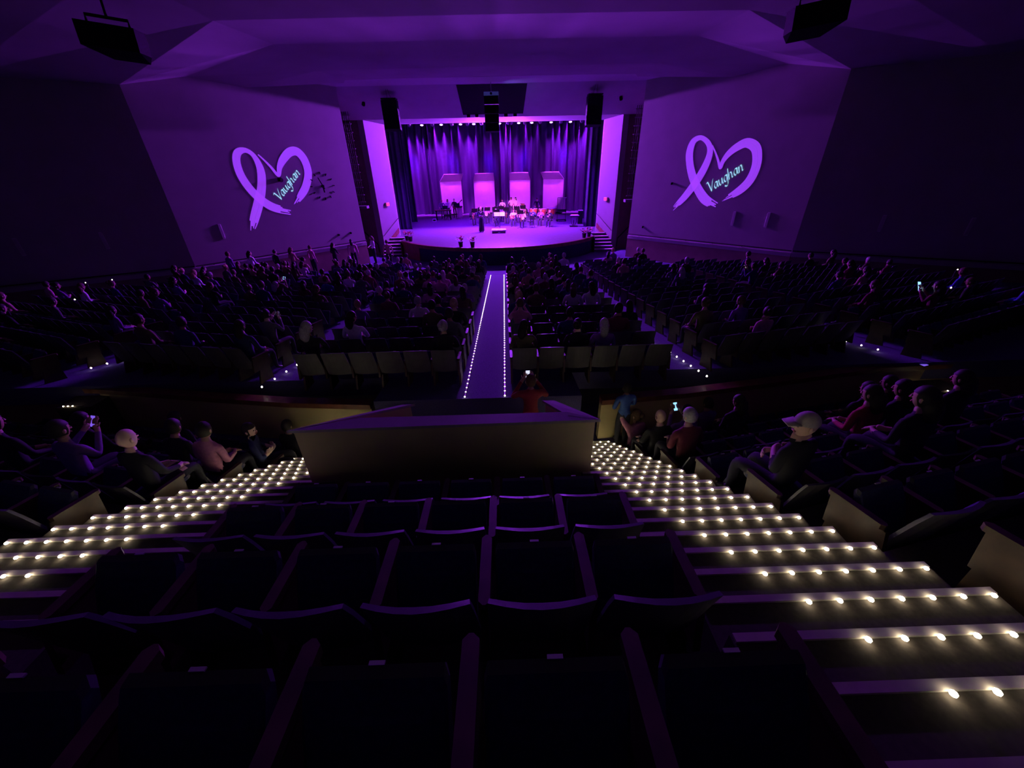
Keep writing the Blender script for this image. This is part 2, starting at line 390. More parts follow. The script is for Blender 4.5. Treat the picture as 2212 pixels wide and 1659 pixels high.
led_me = MB().ball((0, 0, 0), (.013, .013, .010), 8, 5).mesh('led', M_led)
def flight(name, label, s, xr, xl, dxr, dxl, n0, n1):
    st = empty(name, (0, 0, 0)); tag(st, label, 'stairs')
    for n in range(n0, n1):
        y, z = 1.152 + .25 * n, 3.032 - .143 * n
        a, c = sorted((xl + dxl * n, xr + dxr * n))
        MB().box(((a + c) / 2, y - .125, z - .3), (c - a, .25, .6)).build('step', M_conc, st)
        ns = MB().box(((a + c) / 2, y - .018, z + .006), (c - a - .02, .036, .014)).build('nosing_strip', M_nos, st)
        cnt = 7
        for i in range(cnt):
            l = link('led', led_me, ns)
            d_ = .05 + .156 * i
            l.location = (c - d_ if s > 0 else a + d_, y - .05, z + .022)
    return st
flight('aisle_stairs', 'right-hand aisle stairs with rows of warm step lights', 1, 2.886, 1.36, -.0268, -.004, -3, 20)
flight('aisle_stairs', 'left-hand aisle stairs with rows of warm step lights', -1, -3.71, -1.80, .0268, .003, -1, 20)

# ------------------------------------------------------------------ control booth
bo = empty('control_booth', (-.3, 3.6, 1.6)); tag(bo, 'cream control booth with glossy dark cap at the foot of the seating', 'booth')
def bprism(nm, m, poly, z0, z1):
    poly = [(x + .3, y - 3.6) for x, y in poly]; sh = lambda z: [q - 1.6 for q in z] if isinstance(z, list) else z - 1.6
    return MB().prism(poly, sh(z0), sh(z1)).build(nm, m, bo)
bprism('rear_wall', M_booth, [(-2.05, 3.62), (1.43, 3.66), (1.38, 3.74), (-2.0, 3.70)], .2, 2.395)
bprism('cap', M_cap, [(-2.10, 3.58), (1.48, 3.62), (1.12, 3.80), (-1.35, 3.80)], 2.395, 2.43)
bprism('side_wall', M_booth, [(-2.05, 3.62), (-1.93, 3.66), (-1.08, 5.0), (-1.17, 5.0)], .2, [2.395, 2.395, 1.80, 1.80])
bprism('side_wall', M_booth, [(1.43, 3.66), (1.08, 5.0), (.99, 5.0), (1.31, 3.66)], .2, [2.395, 1.80, 1.80, 2.395])
bprism('cap', M_cap, [(-2.10, 3.58), (-1.75, 3.70), (-1.02, 5.03), (-1.20, 5.03)], [2.397, 2.397, 1.80, 1.80], [2.432, 2.432, 1.835, 1.835])
bprism('cap', M_cap, [(1.48, 3.62), (1.12, 5.03), (.94, 5.03), (1.12, 3.72)], [2.397, 1.80, 1.80, 2.397], [2.432, 1.835, 1.835, 2.432])
bprism('booth_desk', M_black, [(-1.4, 3.85), (.9, 3.85), (.75, 4.5), (-.95, 4.5)], 1.45, 1.5)

# ------------------------------------------------------------------ parapets in front of the upper tier
PAR = [(2.15, 6.0), (3.76, 6.16), (5.3, 6.42), (6.8, 6.7), (8.14, 6.94), (11.4, 7.12), (13.5, 7.3)]
for s in (1, -1):
    pts = [(s * x, y + (.08 if s < 0 else 0)) for x, y in PAR]
    po = empty('parapet', (pts[0][0], pts[0][1], 0)); tag(po, 'low cream parapet wall with dark rail, %s of the booth' % ('right' if s > 0 else 'left'), 'parapet')
    for i in range(len(pts) - 1):
        p, q = pts[i], pts[i + 1]; o_ = pts[0]
        poly = [(p[0] - o_[0], p[1] - o_[1]), (q[0] - o_[0], q[1] - o_[1]), (q[0] - o_[0], q[1] - o_[1] + .16), (p[0] - o_[0], p[1] - o_[1] + .16)]
        MB().prism(poly if s > 0 else poly[::-1], -.2, 1.10).build('wall_panel', M_cream, po)
        poly = [(a, c_ - (.03 if j < 2 else -.03)) for j, (a, c_) in enumerate(poly)]
        MB().prism(poly if s > 0 else poly[::-1], 1.10, 1.2).build('top_rail', M_wood, po)

# ------------------------------------------------------------------ lines of floor lights in the lower aisles
led2_me = MB().ball((0, 0, 0), (.015, .015, .014), 8, 5).mesh('led', M_led2)
led3_me = MB().ball((0, 0, 0), (.017, .017, .02), 8, 5).mesh('led', M_led3)
def led_line(label, p, q, n, me, zoff=.02, base=True):
    o = empty('aisle_light_strip', (p[0], p[1], fz(p[1]))); tag(o, label, 'light strip')
    if base:
        bb = MB(); bb.tube([(0, 0, .004), (q[0] - p[0], q[1] - p[1], fz(q[1]) - fz(p[1]) + .004)], .022, 6); bb.build('channel', M_blackm, o)
    for i in range(n):
        t = i / (n - 1); l = link('led', me, o)
        l.location = ((q[0] - p[0]) * t, (q[1] - p[1]) * t, (fz(p[1] + (q[1] - p[1]) * t) - fz(p[1])) + zoff)
led_line('line of white floor lights along the left edge of the centre aisle', (-.365, 5.95), (-.365, 21.4), 80, led2_me)
led_line('line of white floor lights along the right edge of the centre aisle', (.36, 5.95), (.36, 21.4), 80, led2_me)
led_line('row of small floor lights in the side aisle right of centre', (4.30, 6.50), (3.78, 11.6), 19, led3_me, .05, False)
led_line('row of small floor lights in the side aisle left of centre', (-4.38, 6.60), (-3.96, 12.2), 15, led3_me, .05, False)
led_line('few floor lights in the far right aisle', (8.75, 7.7), (8.45, 8.65), 4, led3_me, .06, False)
led_line('few floor lights in the far left aisle', (-9.0, 7.95), (-8.8, 8.5), 3, led3_me, .06, False)
for s_, lab in ((-1, 'three warm step lights below the far left parapet'), (1, 'three added warm step lights hidden below the far right parapet')):  # right-hand strip is added out of sight, to light the parapet
    o = empty('step_light_strip', (-8.33, 6.55, 1.07) if s_ < 0 else (9.5, 6.5, .86)); tag(o, lab, 'light strip')
    MB().box((-s_ * .0 + s_ * -.16, .03, -.02), (.36, .03, .012)).build('nosing_strip', M_conc, o)
    MB().box((s_ * -.16, .25, -.36), (.7, .5, .66)).build('step', M_conc, o)
    for i in range(3): l = link('led', led_me, o); l.location = (s_ * -.09 * i, 0, .0)
LONE = ((-17.2, 13.5, 'leftmost tiny white aisle light, near the left wall'), (-13.3, 10.5, 'lowest tiny aisle light of the outer left block'), (-12.85, 11.9, 'brightest tiny aisle light of the outer left block'),
        (-16.3, 15.7, 'tiny aisle light below the left wall, left of two'), (-15.9, 16.4, 'tiny aisle light below the left wall, right of two'), (12.6, 10.5, 'upper of two tiny lights in the outer right block'),
        (16.1, 13.2, 'rightmost tiny aisle light, near the right wall'), (12.5, 10.1, 'lower of two tiny lights in the outer right block'))
for x, y, lab in LONE:
    o = empty('aisle_light', (x, y, fz(y))); tag(o, lab, 'light', 'tiny lights in the outer seat blocks')
    l = link('led', led3_me, o); l.location = (0, -.03, .95); MB().tube([(0, .0, 0), (0, 0, .95)], .02, 6).build('post', M_blackm, o)

# ================================================================== PEOPLE
SKINS = [mat('skin_%d' % i, c, .6, var=.06) for i, c in enumerate(((.62, .40, .30), (.52, .32, .22), (.34, .19, .12), (.70, .48, .38)))]
TOPC = {'grey': (.12, .12, .13), 'black': (.02, .02, .025), 'navy': (.03, .04, .12), 'red': (.35, .04, .05), 'white': (.75, .74, .76), 'pink': (.6, .25, .36),
        'olive': (.15, .15, .06), 'blue': (.06, .14, .42), 'tan': (.5, .34, .22), 'purple': (.2, .08, .3), 'teal': (.12, .24, .24), 'maroon': (.16, .03, .05)}
TOPS = {k: mat('cloth_' + k, c, .85, scale=25, var=.12) for k, c in TOPC.items()}
HAIRC = {'dark': (.02, .015, .012), 'brown': (.10, .055, .03), 'blonde': (.45, .32, .15), 'grey': (.40, .39, .38), 'white': (.7, .69, .68)}
HAIRS = {k: mat('hair_' + k, c, .6, scale=40, var=.25) for k, c in HAIRC.items()}
M_pants = mat('dark_trousers', (.02, .02, .03), .85, var=.15); M_shoe = mat('black_shoes', (.012, .012, .012), .5, var=.1)
M_eye = mat('eye_dark', (.02, .015, .015), .3, var=0); M_lip = mat('lips', (.4, .14, .13), .5, var=0)

def body_mesh(name, J, head, hand_dirs, chest_r=.135, skirt=False):
    """one continuous figure grown with a Skin modifier over a posed skeleton; head, face and fingers joined in"""
    names = list(J); idx = {n: i for i, n in enumerate(names)}
    bones = [('pelvis', 'belly', 1), ('belly', 'chest', 1), ('chest', 'neck', 1), ('neck', 'nape', 0)]
    for s in 'LR':
        bones += [('chest', 'sho' + s, 1), ('sho' + s, 'elb' + s, 1), ('elb' + s, 'wri' + s, 4), ('wri' + s, 'pal' + s, 0),
                  ('pelvis', 'hip' + s, 2), ('hip' + s, 'kne' + s, 2), ('kne' + s, 'ank' + s, 2), ('ank' + s, 'toe' + s, 3)]
    R = {'pelvis': (.15, .12), 'belly': (.14, .105), 'chest': (.16, .115), 'neck': (.06, .06), 'nape': (.055, .06)}
    for s in 'LR':
        R.update({'sho' + s: (.065, .065), 'elb' + s: (.046, .046), 'wri' + s: (.030, .030), 'pal' + s: (.040, .022), 'hip' + s: (.10, .10),
                  'kne' + s: (.068, .068), 'ank' + s: (.042, .042), 'toe' + s: (.038, .03)})
    vs = [J[n] for n in names]; es = [(idx[a], idx[c]) for a, c, _ in bones]
    rad = [R[n] for n in names]; roots = [idx['pelvis']]; extra = []
    for s in 'LR':                                     # five fingers, each its own short chain rooted inside the palm
        d, side, curl = [Vector(q) for q in hand_dirs[s]]
        p = Vector(J['pal' + s])
        for q, ln in ((-1.5, .058), (-.5, .070), (.5, .074), (1.5, .064)):
            base = p + side * (q * .019); i = len(vs)
            vs += [base, base + d * ln * .65 + curl * ln * .2, base + d * ln * .95 + curl * ln * .75]
            es += [(i, i + 1), (i + 1, i + 2)]; rad += [(.011, .011), (.0095, .0095), (.008, .008)]; roots.append(i)
        i = len(vs); base = p - d * .03 - side * .02
        vs += [base, base - side * .035 + d * .02, base - side * .045 + d * .055 + curl * .012]
        es += [(i, i + 1), (i + 1, i + 2)]; rad += [(.013, .013), (.011, .011), (.009, .009)]; roots.append(i)
    me = bpy.data.meshes.new('skel'); me.from_pydata(vs, es, [])
    o = bpy.data.objects.new('skel', me); COL.objects.link(o)
    sk = o.modifiers.new('skin', 'SKIN'); sk.use_smooth_shade = True; sk.branch_smoothing = .6
    lay = me.skin_vertices[0].data
    for i, r in enumerate(rad): lay[i].radius = r; lay[i].use_root = i in roots
    ss = o.modifiers.new('sub', 'SUBSURF'); ss.levels = 1; ss.render_levels = 1
    dg = bpy.context.evaluated_depsgraph_get(); out = bpy.data.meshes.new_from_object(o.evaluated_get(dg))
    bv = [(Vector(J[a]), Vector(J[c]), m) for a, c, m in bones]
    V = [tuple(v.co) for v in out.vertices]; F = [tuple(p.vertices) for p in out.polygons]; MI = []
    for p in out.polygons:
        c = p.center; best = None
        for a, e, m in bv:
            ab = e - a; t = max(0, min(1, (c - a).dot(ab) / max(ab.length_squared, 1e-9))); dd = (c - a - ab * t).length
            if best is None or dd < best[0]: best = (dd, m)
        m = best[1]
        for s in 'LR':
            if (c - Vector(J['pal' + s])).length < .12 and m != 2: m = 0
        MI.append(m)
    bpy.data.objects.remove(o); bpy.data.meshes.remove(me); bpy.data.meshes.remove(out)
    b = MB(); b.v = V; b.f = F; b.m = MI
    # head: skull, jaw, nose, ears, eyes, mouth, turned with the head matrix
    hb = MB(); hb.ball((0, 0, 0), (.078, .098, .122), 14, 10, 0)
    hv = []
    for x, y, z in hb.v:
        if z < -.02: k = 1 - .28 * min(1, (-z - .02) / .1); x *= k; y = y * (k * .97) + .014 * min(1, (-z - .02) / .1)
        if y > .06 and -.04 < z < .05: y -= .006
        hv.append((x, y, z))
    hb.v = hv
    hb.add([(-.013, .090, -.028), (.013, .090, -.028), (0, .118, -.026), (0, .094, .028)], [(0, 2, 1), (0, 3, 2), (1, 2, 3), (0, 1, 3)], 0)
    for s in (-1, 1):
        hb.ball((s * .079, -.005, -.005), (.012, .022, .034), 6, 5, 0)
        hb.ball((s * .031, .086, .008), (.014, .008, .008), 6, 4, 5)
    hb.box((0, .084, -.058), (.046, .014, .011), None, 6)
    Mx = Matrix.Translation(Vector(head[0])) @ Euler(head[1]).to_matrix().to_4x4()
    b.add([Mx @ Vector(v) for v in hb.v], [f for f in hb.f]); b.m[-len(hb.f):] = hb.m
    me = b.mesh(name, [SKINS[0], TOPS['grey'], M_pants, M_shoe, TOPS['grey'], M_eye, M_lip], True)
    return me, Mx
def hair_mesh(kind):
    b = MB(); b.ball((0, -.008, .012), (.088, .107, .125), 14, 10)
    keep = []
    for f in b.f:
        c = sum((Vector(b.v[i]) for i in f), Vector()) / len(f)
        low = -.045 if kind != 'long' else -.11
        if c.z > .055 or (c.y < .02 and c.z > low) or (c.z > .0 and abs(c.x) > .075 and c.y < .035): keep.append(f)
    b.f = keep; b.m = [0] * len(keep)
    if kind == 'long':
        b.v = [(x * (1.05 if z < 0 else 1), y - (.01 if z < 0 else 0), z) for x, y, z in b.v]
        b.tube([(0, -.062, .02), (0, -.078, -.08), (0, -.085, -.17), (0, -.075, -.23)], [.078, .086, .08, .045], 10)
    if kind == 'bun': b.ball((0, -.11, .06), .05, 10, 7)
    return b.mesh('hair_' + kind, HAIRS['dark'], True)
HAIR = {k: hair_mesh(k) for k in ('short', 'long', 'bun')}
capb = MB(); capb.ball((0, -.004, .03), (.092, .108, .108), 14, 10); capb.f = [f for f in capb.f if sum(capb.v[i][2] for i in f) / len(f) > .02]; capb.m = [0] * len(capb.f)
capb.add([(-.075, .08, .034), (.075, .08, .034), (.055, .18, .02), (-.055, .18, .02), (-.075, .08, .044), (.075, .08, .044), (.055, .18, .03), (-.055, .18, .03)],
         [(0, 3, 2, 1), (4, 5, 6, 7), (0, 1, 5, 4), (1, 2, 6, 5), (2, 3, 7, 6), (3, 0, 4, 7)])
HAIR['cap'] = capb.mesh('cap', mat('cap_beige', (.42, .38, .33), .85, scale=30), True)

def sit(lean=0, el=((-.24, .04, .74), (.24, .04, .74)), wr=((-.13, .27, .62), (.13, .27, .62)), pa=((-.09, .34, .60), (.09, .34, .60)), knee=.12):
    J = {'pelvis': (0, 0, .53), 'belly': (0, -.02 + lean * .3, .70), 'chest': (0, lean * .7, .90), 'neck': (0, lean * .9 + .005, 1.05), 'nape': (0, lean + .02, 1.12)}
    for i, s in enumerate('LR'):
        k = -1 if s == 'L' else 1
        J.update({'sho' + s: (k * .175, lean * .8, .985), 'elb' + s: el[i], 'wri' + s: wr[i], 'pal' + s: pa[i], 'hip' + s: (k * .095, .03, .51),
                  'kne' + s: (k * knee, .43, .51), 'ank' + s: (k * (knee - .01), .43, .10), 'toe' + s: (k * (knee + .01), .57, .05)})
    return J
def stand(el=((-.25, -.02, 1.16), (.25, -.02, 1.16)), wr=((-.27, .05, .92), (.27, .05, .92)), pa=((-.27, .07, .84), (.27, .07, .84)), leg=.10, lean=0):
    J = {'pelvis': (0, 0, .94), 'belly': (0, .0, 1.10), 'chest': (0, lean * .6, 1.30), 'neck': (0, lean * .9, 1.46), 'nape': (0, lean + .015, 1.53)}
    for i, s in enumerate('LR'):
        k = -1 if s == 'L' else 1
        J.update({'sho' + s: (k * .185, lean * .7, 1.40), 'elb' + s: el[i], 'wri' + s: wr[i], 'pal' + s: pa[i], 'hip' + s: (k * .095, 0, .90),
                  'kne' + s: (k * leg, .02, .49), 'ank' + s: (k * leg, -.01, .09), 'toe' + s: (k * (leg + .03), .14, .035)})
    return J
HF = {'L': ((0, .9, -.3), (1, 0, 0), (0, .2, -1)), 'R': ((0, .9, -.3), (-1, 0, 0), (0, .2, -1))}     # hands forward, palms down
HD = {'L': ((0, .1, -1), (0, 1, 0), (1, 0, 0)), 'R': ((0, .1, -1), (0, 1, 0), (-1, 0, 0))}           # hands hanging
HU = {'L': ((.2, .3, .9), (1, 0, 0), (0, 1, .2)), 'R': ((-.2, .3, .9), (-1, 0, 0), (0, 1, .2))}      # hands up, gripping
BODY = {}
def pose(key, J, head, hands): BODY[key] = body_mesh('body_' + key, J, head, hands)
pose('sit', sit(), ((0, .03, 1.195), (-.05, 0, 0)), HF)
pose('sit_lean', sit(.07, wr=((-.08, .30, .66), (.08, .30, .66)), pa=((-.03, .36, .66), (.03, .36, .66))), ((.01, .10, 1.19), (-.12, 0, .25)), HF)
pose('sit_turn', sit(.0, el=((-.25, -.02, .76), (.25, .06, .76)), wr=((.02, .21, .80), (-.02, .24, .76)), pa=((.09, .20, .81), (-.09, .23, .77))), ((0, .02, 1.195), (-.02, .06, -.5)),
     {'L': ((1, -.1, 0), (0, 0, 1), (0, -1, 0)), 'R': ((-1, -.1, 0), (0, 0, 1), (0, -1, 0))})
pose('sit_left', sit(.0, el=((-.25, -.02, .76), (.25, .06, .76)), wr=((.02, .21, .80), (-.02, .24, .76)), pa=((.09, .20, .81), (-.09, .23, .77))), ((0, .02, 1.195), (-.02, .0, 1.15)),
     {'L': ((1, -.1, 0), (0, 0, 1), (0, -1, 0)), 'R': ((-1, -.1, 0), (0, 0, 1), (0, -1, 0))})
pose('sit_raise', sit(.02, el=((-.33, .06, 1.22), (.22, .05, .75)), wr=((-.22, .10, 1.48), (.12, .27, .64)), pa=((-.20, .11, 1.56), (.08, .34, .62))), ((0, .03, 1.195), (0, 0, .2)), {'L': HU['L'], 'R': HF['R']})
pose('sit_phone', sit(.03, el=((-.25, .10, .80), (.25, .10, .80)), wr=((-.10, .30, 1.02), (.10, .30, 1.02)), pa=((-.055, .33, 1.08), (.055, .33, 1.08))), ((0, .05, 1.19), (-.15, 0, 0)), HU)
pose('play', sit(.04, el=((-.27, .10, .76), (.27, .10, .76)), wr=((-.09, .30, .90), (.09, .33, .80)), pa=((-.03, .32, .94), (.03, .36, .82))), ((0, .06, 1.19), (-.12, 0, 0)), HF)
pose('play_wide', sit(.02, el=((-.30, .05, .78), (.30, .05, .80)), wr=((-.30, .28, .76), (.16, .26, .72)), pa=((-.31, .35, .78), (.10, .31, .70))), ((0, .04, 1.19), (-.2, 0, .15)), HF)
pose('stand', stand(), ((0, .03, 1.60), (-.03, 0, 0)), HD)
pose('stand_turn', stand(el=((-.26, .0, 1.15), (.26, .04, 1.16)), wr=((-.16, .22, 1.05), (.14, .24, 1.06)), pa=((-.09, .27, 1.05), (.07, .29, 1.06))), ((0, .03, 1.60), (-.05, 0, -.4)), HF)
pose('stand_phone', stand(el=((-.30, .14, 1.24), (.30, .14, 1.24)), wr=((-.12, .30, 1.47), (.12, .30, 1.47)), pa=((-.06, .33, 1.53), (.06, .33, 1.53))), ((0, .03, 1.60), (-.03, 0, 0)), HU)
pose('stand_play', stand(el=((-.29, .08, 1.14), (.29, .08, 1.14)), wr=((-.20, .32, 1.05), (.20, .32, 1.05)), pa=((-.18, .39, 1.03), (.18, .39, 1.03)), lean=.04), ((0, .08, 1.59), (-.3, 0, 0)), HF)
pose('conduct', stand(el=((-.27, .06, 1.14), (.27, .06, 1.14)), wr=((-.08, .22, 1.10), (.09, .22, 1.12)), pa=((-.02, .25, 1.12), (.04, .26, 1.14))), ((0, .035, 1.60), (-.05, 0, 0)), HF)
ROBE = MB(); ROBE.tube([(0, 0, .08), (0, 0, .5), (0, 0, .9), (0, 0, 1.02)], [.21, .19, .165, .15], 14); ROBE_ME = ROBE.mesh('gown_skirt', M_pants, True)

def person(p, loc, rz, label, group=None, top='grey', hair='dark', style='short', skin=0, pants=None, bare=False, scale=1.0, cat='person'):
    me, Mx = BODY[p]
    o = link('person', me); o.location = loc; o.rotation_euler = (0, 0, rz); o.scale = (scale,) * 3
    sm = SKINS[skin]; tm = TOPS[top]; pm = TOPS[pants] if pants else M_pants
    for i, m in enumerate((sm, tm, pm, M_shoe, sm if bare else tm)):
        o.material_slots[i].link = 'OBJECT'; o.material_slots[i].material = m
    tag(o, label, cat, group)
    if style:
        h = link('cap' if style == 'cap' else 'hair', HAIR[style], o); h.matrix_local = Mx
        if style != 'cap': h.material_slots[0].link = 'OBJECT'; h.material_slots[0].material = HAIRS[hair]
    return o

# ================================================================== THEATRE SEATS
def back_mesh():
    b = MB(); nx, nz = 6, 4; fr, bk = [], []
    for j in range(nz + 1):
        for i in range(nx + 1):
            u = i / nx * 2 - 1; t = j / nz; z = .34 + .50 * t
            hw = .225 * (1 - .06 * t * t)
            y = -.21 - .14 * t - .045 * (1 - u * u)
            zz = z - (.02 * abs(u) ** 3 if j == nz else 0)
            fr.append((u * hw, y + .022 - .008 * abs(u), zz)); bk.append((u * hw * 1.02, y - .010, zz + (.006 if j == nz else 0)))
    n = len(fr); W = nx + 1
    b.v = fr + bk
    for j in range(nz):
        for i in range(nx):
            a = j * W + i
            b.f.append((a, a + W, a + W + 1, a + 1)); b.m.append(0)
            b.f.append((n + a, n + a + 1, n + a + W + 1, n + a + W)); b.m.append(1)
    for i in range(nx):
        a = nz * W + i; b.f.append((a, n + a, n + a + 1, a + 1)); b.m.append(2)
        b.f.append((i, i + 1, n + i + 1, n + i)); b.m.append(1)
    for j in range(nz):
        a = j * W; b.f.append((a, n + a, n + a + W, a + W)); b.m.append(2)
        a = j * W + nx; b.f.append((a, a + W, n + a + W, n + a)); b.m.append(2)
    return b.mesh('backrest', [M_seat, M_seatb, M_edge])
def pan_mesh(up):
    b = MB(); prof = [(0, -.03), (.10, -.04), (.30, -.035), (.40, -.025), (.42, 0), (.40, .028), (.28, .04), (.1, .035), (0, .03)]
    vs = []; xs = (-.20, -.19, .19, .20); n = len(prof)
    for x in xs:
        k = .86 if abs(x) > .195 else 1
        vs += [(x, .0 + y * k + (.0 if k == 1 else .02), z * k) for y, z in prof]
    fs = [(i * n + j, i * n + (j + 1) % n, (i + 1) * n + (j + 1) % n, (i + 1) * n + j) for i in range(3) for j in range(n)]
    fs += [tuple(range(n - 1, -1, -1)), tuple(3 * n + j for j in range(n))]
    b.add(vs, fs)
    for i in range(len(fs)):
        j = i % n
        if i < 3 * n and j in (3, 4): b.m[i] = 1
    R = Euler((math.radians(63) if up else math.radians(3), 0, 0)).to_matrix()
    b.v = [tuple(R @ Vector(v) + (Vector((0, -.13, .27)) if up else Vector((0, -.15, .41)))) for v in b.v]
    return b.mesh('seat_pan', [M_seat, M_edge])
arm_b = MB(); arm_b.box((0, -.02, .55), (.055, .40, .04), (-.05, 0, 0), bev=.02)
arm_b.add([(-.018, -.25, 0), (.018, -.25, 0), (.018, .10, 0), (-.018, .10, 0), (-.018, -.16, .28), (.018, -.16, .28), (.018, .10, .28), (-.018, .10, .28)],
          [(0, 3, 2, 1), (0, 1, 5, 4), (1, 2, 6, 5), (2, 3, 7, 6), (3, 0, 4, 7)])
arm_b.add([(-.018, -.30, .28), (.018, -.30, .28), (.018, .12, .28), (-.018, .12, .28), (-.018, -.24, .54), (.018, -.24, .54), (.018, .15, .54), (-.018, .15, .54)],
          [(0, 3, 2, 1), (0, 1, 5, 4), (1, 2, 6, 5), (2, 3, 7, 6), (3, 0, 4, 7)])
ARM = arm_b.mesh('arm_standard', M_woodarm); BACK = back_mesh(); PANU = pan_mesh(True); PAND = pan_mesh(False)
PLATE = MB().box((0, 0, 0), (.045, .012, .006)).mesh('number_plate', M_plate)

SEATS = []     # (x, y, z, rz, phrase, occupied_hint, last)
def add_row(c, u, v, z, n, rz, phrase, sec, k, zfun=None):
    for j in range(n):
        p = Vector(c) + Vector(u) * (.25 + .5 * j)
        zz = z if zfun is None else zfun(p.y)
        SEATS.append(dict(p=Vector((p.x, p.y, zz)), rz=rz, sec=sec, k=k, j=j, last=(j == n - 1), phrase=phrase))
# upper tier, middle block: six seats a row in front of the camera
for k in range(1, 5): add_row((-1.71, rowy(k) - .05, 0), (1, 0, 0), (0, 1, 0), ROWZ[k], 6, 0, 'block', 'mid', k)
for s in (1, -1):
    for k in range(0, 9):
        c, u, v, z = SIDE[(s, k)]
        add_row(c + u * .06 - v * .12, u, v, z, 13 if k > 3 else 8, s * PHI, 'side', 'upR' if s > 0 else 'upL', k)
# lower floor blocks
def inside(p):
    x, y = abs(p.x), p.y
    for (a, b_) in ((A, B), (B, C)):
        d = Vector((b_[0] - a[0], b_[1] - a[1])); nrm = Vector((d.y, -d.x)).normalized()
        if nrm.dot(Vector((x - a[0], y - a[1]))) > (-.65 if True else 0) * (1 if nrm.x < 0 else -1) * (-1): pass
    # signed distance to both wall lines (interior is towards the origin)
    ok = True
    for (a, b_) in ((A, B), (B, C)):
        nx, ny = (b_[1] - a[1]), -(b_[0] - a[0]); L = math.hypot(nx, ny); nx, ny = nx / L, ny / L
        if nx * a[0] + ny * a[1] > 0: sgn = 1
        else: nx, ny = -nx, -ny
        if nx * (x - a[0]) + ny * (y - a[1]) > -.75: ok = False
    return ok
for s in (1, -1):
    sd = 'R' if s > 0 else 'L'
    for k in range(17):
        y = 6.75 + .86 * k
        add_row((s * .5, y, 0), (s, 0, 0), (0, 1, 0), 0, 6, 0, '', 'cen' + sd, k, fz)
    ph = math.radians(13)
    for k in range(17):
        y = 7.15 + .86 * k
        add_row((s * 4.55, y, 0), (s * math.cos(ph), math.sin(ph), 0), (0, 1, 0), 0, 7, s * ph, '', 'side' + sd, k, fz)
    ph = math.radians(24)
    for k in range(16):
        y = 7.42 + .90 * k
        add_row((s * 9.15, y, 0), (s * math.cos(ph), math.sin(ph), 0), (0, 1, 0), 0, 16, s * ph, '', 'out' + sd, k, fz)
SEATS = [q for q in SEATS if q['sec'] in ('mid', 'upR', 'upL') or (inside(q['p']) and q['p'].y < 22.3)]
CAMP = Vector((.431, 0, 4.971)); _fwd = _f
def pix(p):
    d = Vector(p) - CAMP; zc = d.dot(_f)
    return (1106 + 828.23 * d.dot(_x) / zc, 829.5 - 828.23 * d.dot(_yv) / zc, zc) if zc > .1 else (-9999, 0, zc)
vis = []
for q in SEATS:
    x, y, zc = pix(q['p'] + Vector((0, 0, .6)))
    if zc > .3 and -60 < x < 2272 and y < 1720: q['zc'] = zc; q['far'] = False; vis.append(q)
    elif zc > -.6 and q['sec'] in ('upR', 'upL') and abs(q['p'].x) < 8.5: q['zc'] = 99; q['far'] = True; vis.append(q)
SEATS = vis
# who sits where
rs = random.Random(11)
OCC = {'cenL': .42, 'cenR': .36, 'sideL': .22, 'sideR': .14, 'outL': .14, 'outR': .08, 'mid': 0, 'upR': .10, 'upL': .10}
for q in SEATS:
    pr = OCC[q['sec']]
    if q['sec'] in ('cenL', 'cenR', 'sideL') and q['k'] > 8: pr += .12
    if q['sec'] == 'outL' and q['p'].y > 17: pr = .55
    if q['sec'] == 'cenL' and q['k'] < 3: pr = .2
    q['occ'] = rs.random() < pr
UPOCC = {('upR', 4, 0): 'cap', ('upR', 7, 0): 'bald', ('upR', 8, 0): 'raise', ('upR', 7, 1): 'phone', ('upR', 6, 0): 'grey', ('upR', 5, 4): 'red', ('upR', 5, 5): 'sil', ('upR', 5, 7): 'sil', ('upR', 6, 7): 'sil', ('upR', 6, 6): 'sil', ('upR', 4, 3): 'sil',
         ('upL', 5, 0): 'bald', ('upL', 6, 1): 'short', ('upL', 7, 0): 'face', ('upL', 8, 0): 'short', ('upL', 6, 0): 'pinktop', ('upL', 5, 2): 'phone', ('upR', 8, 3): 'phone', ('upR', 7, 3): 'sil', ('upL', 6, 4): 'sil', ('upL', 7, 3): 'sil', ('upL', 5, 4): 'sil'}
for q in SEATS:
    if q['sec'] in ('upR', 'upL'): q['occ'] = (q['sec'], q['k'], q['j']) in UPOCC
PH = ((.75, 8.5, 'bright tilted phone beside the centre aisle lights', 'M_screen', (.09, .17)), (11.0, 9.4, 'bright blue tablet in the far right seats', 'M_screen', (.19, .25)),
      (-8.0, 13.7, 'small bright phone among the left side seats', 'M_screen', (.10, .12)), (-4.9, 7.9, 'tiny blue phone low in the left side block', 'M_screen', (.06, .08)), (2.05, 11.2, 'small pale phone in the block right of the centre aisle', 'M_screen3', (.07, .13)),
      (-1.2, 17.5, 'dim violet phone near the front left of the centre aisle', 'M_screen2', (.07, .12)), (9.6, 13.5, 'pale phone in the middle of the outer right seats', 'M_screen3', (.07, .11)))
for ph in PH:
    q = min((q for q in SEATS if q['sec'] not in ('mid', 'upR', 'upL') and 'ph' not in q), key=lambda q: (q['p'].x - ph[0]) ** 2 + (q['p'].y - ph[1]) ** 2)
    q['occ'] = True; q['ph'] = ph
SEATS.sort(key=lambda q: q['zc'])
SECN = {'mid': 'middle upper block', 'upR': 'upper right block', 'upL': 'upper left block', 'cenL': 'centre-left block', 'cenR': 'centre-right block',
        'sideL': 'left side block', 'sideR': 'right side block', 'outL': 'outer left block', 'outR': 'outer right block'}
def wh_short(q):
    if q['sec'] == 'mid': return '%s row from the camera, %s from left, %s' % (ORD[q['k'] - 1], ORD[q['j']], SECN['mid'])
    return '%s row from back, %s from aisle, %s' % (ORD[max(0, q['k'])], ORD[q['j']], SECN[q['sec']])
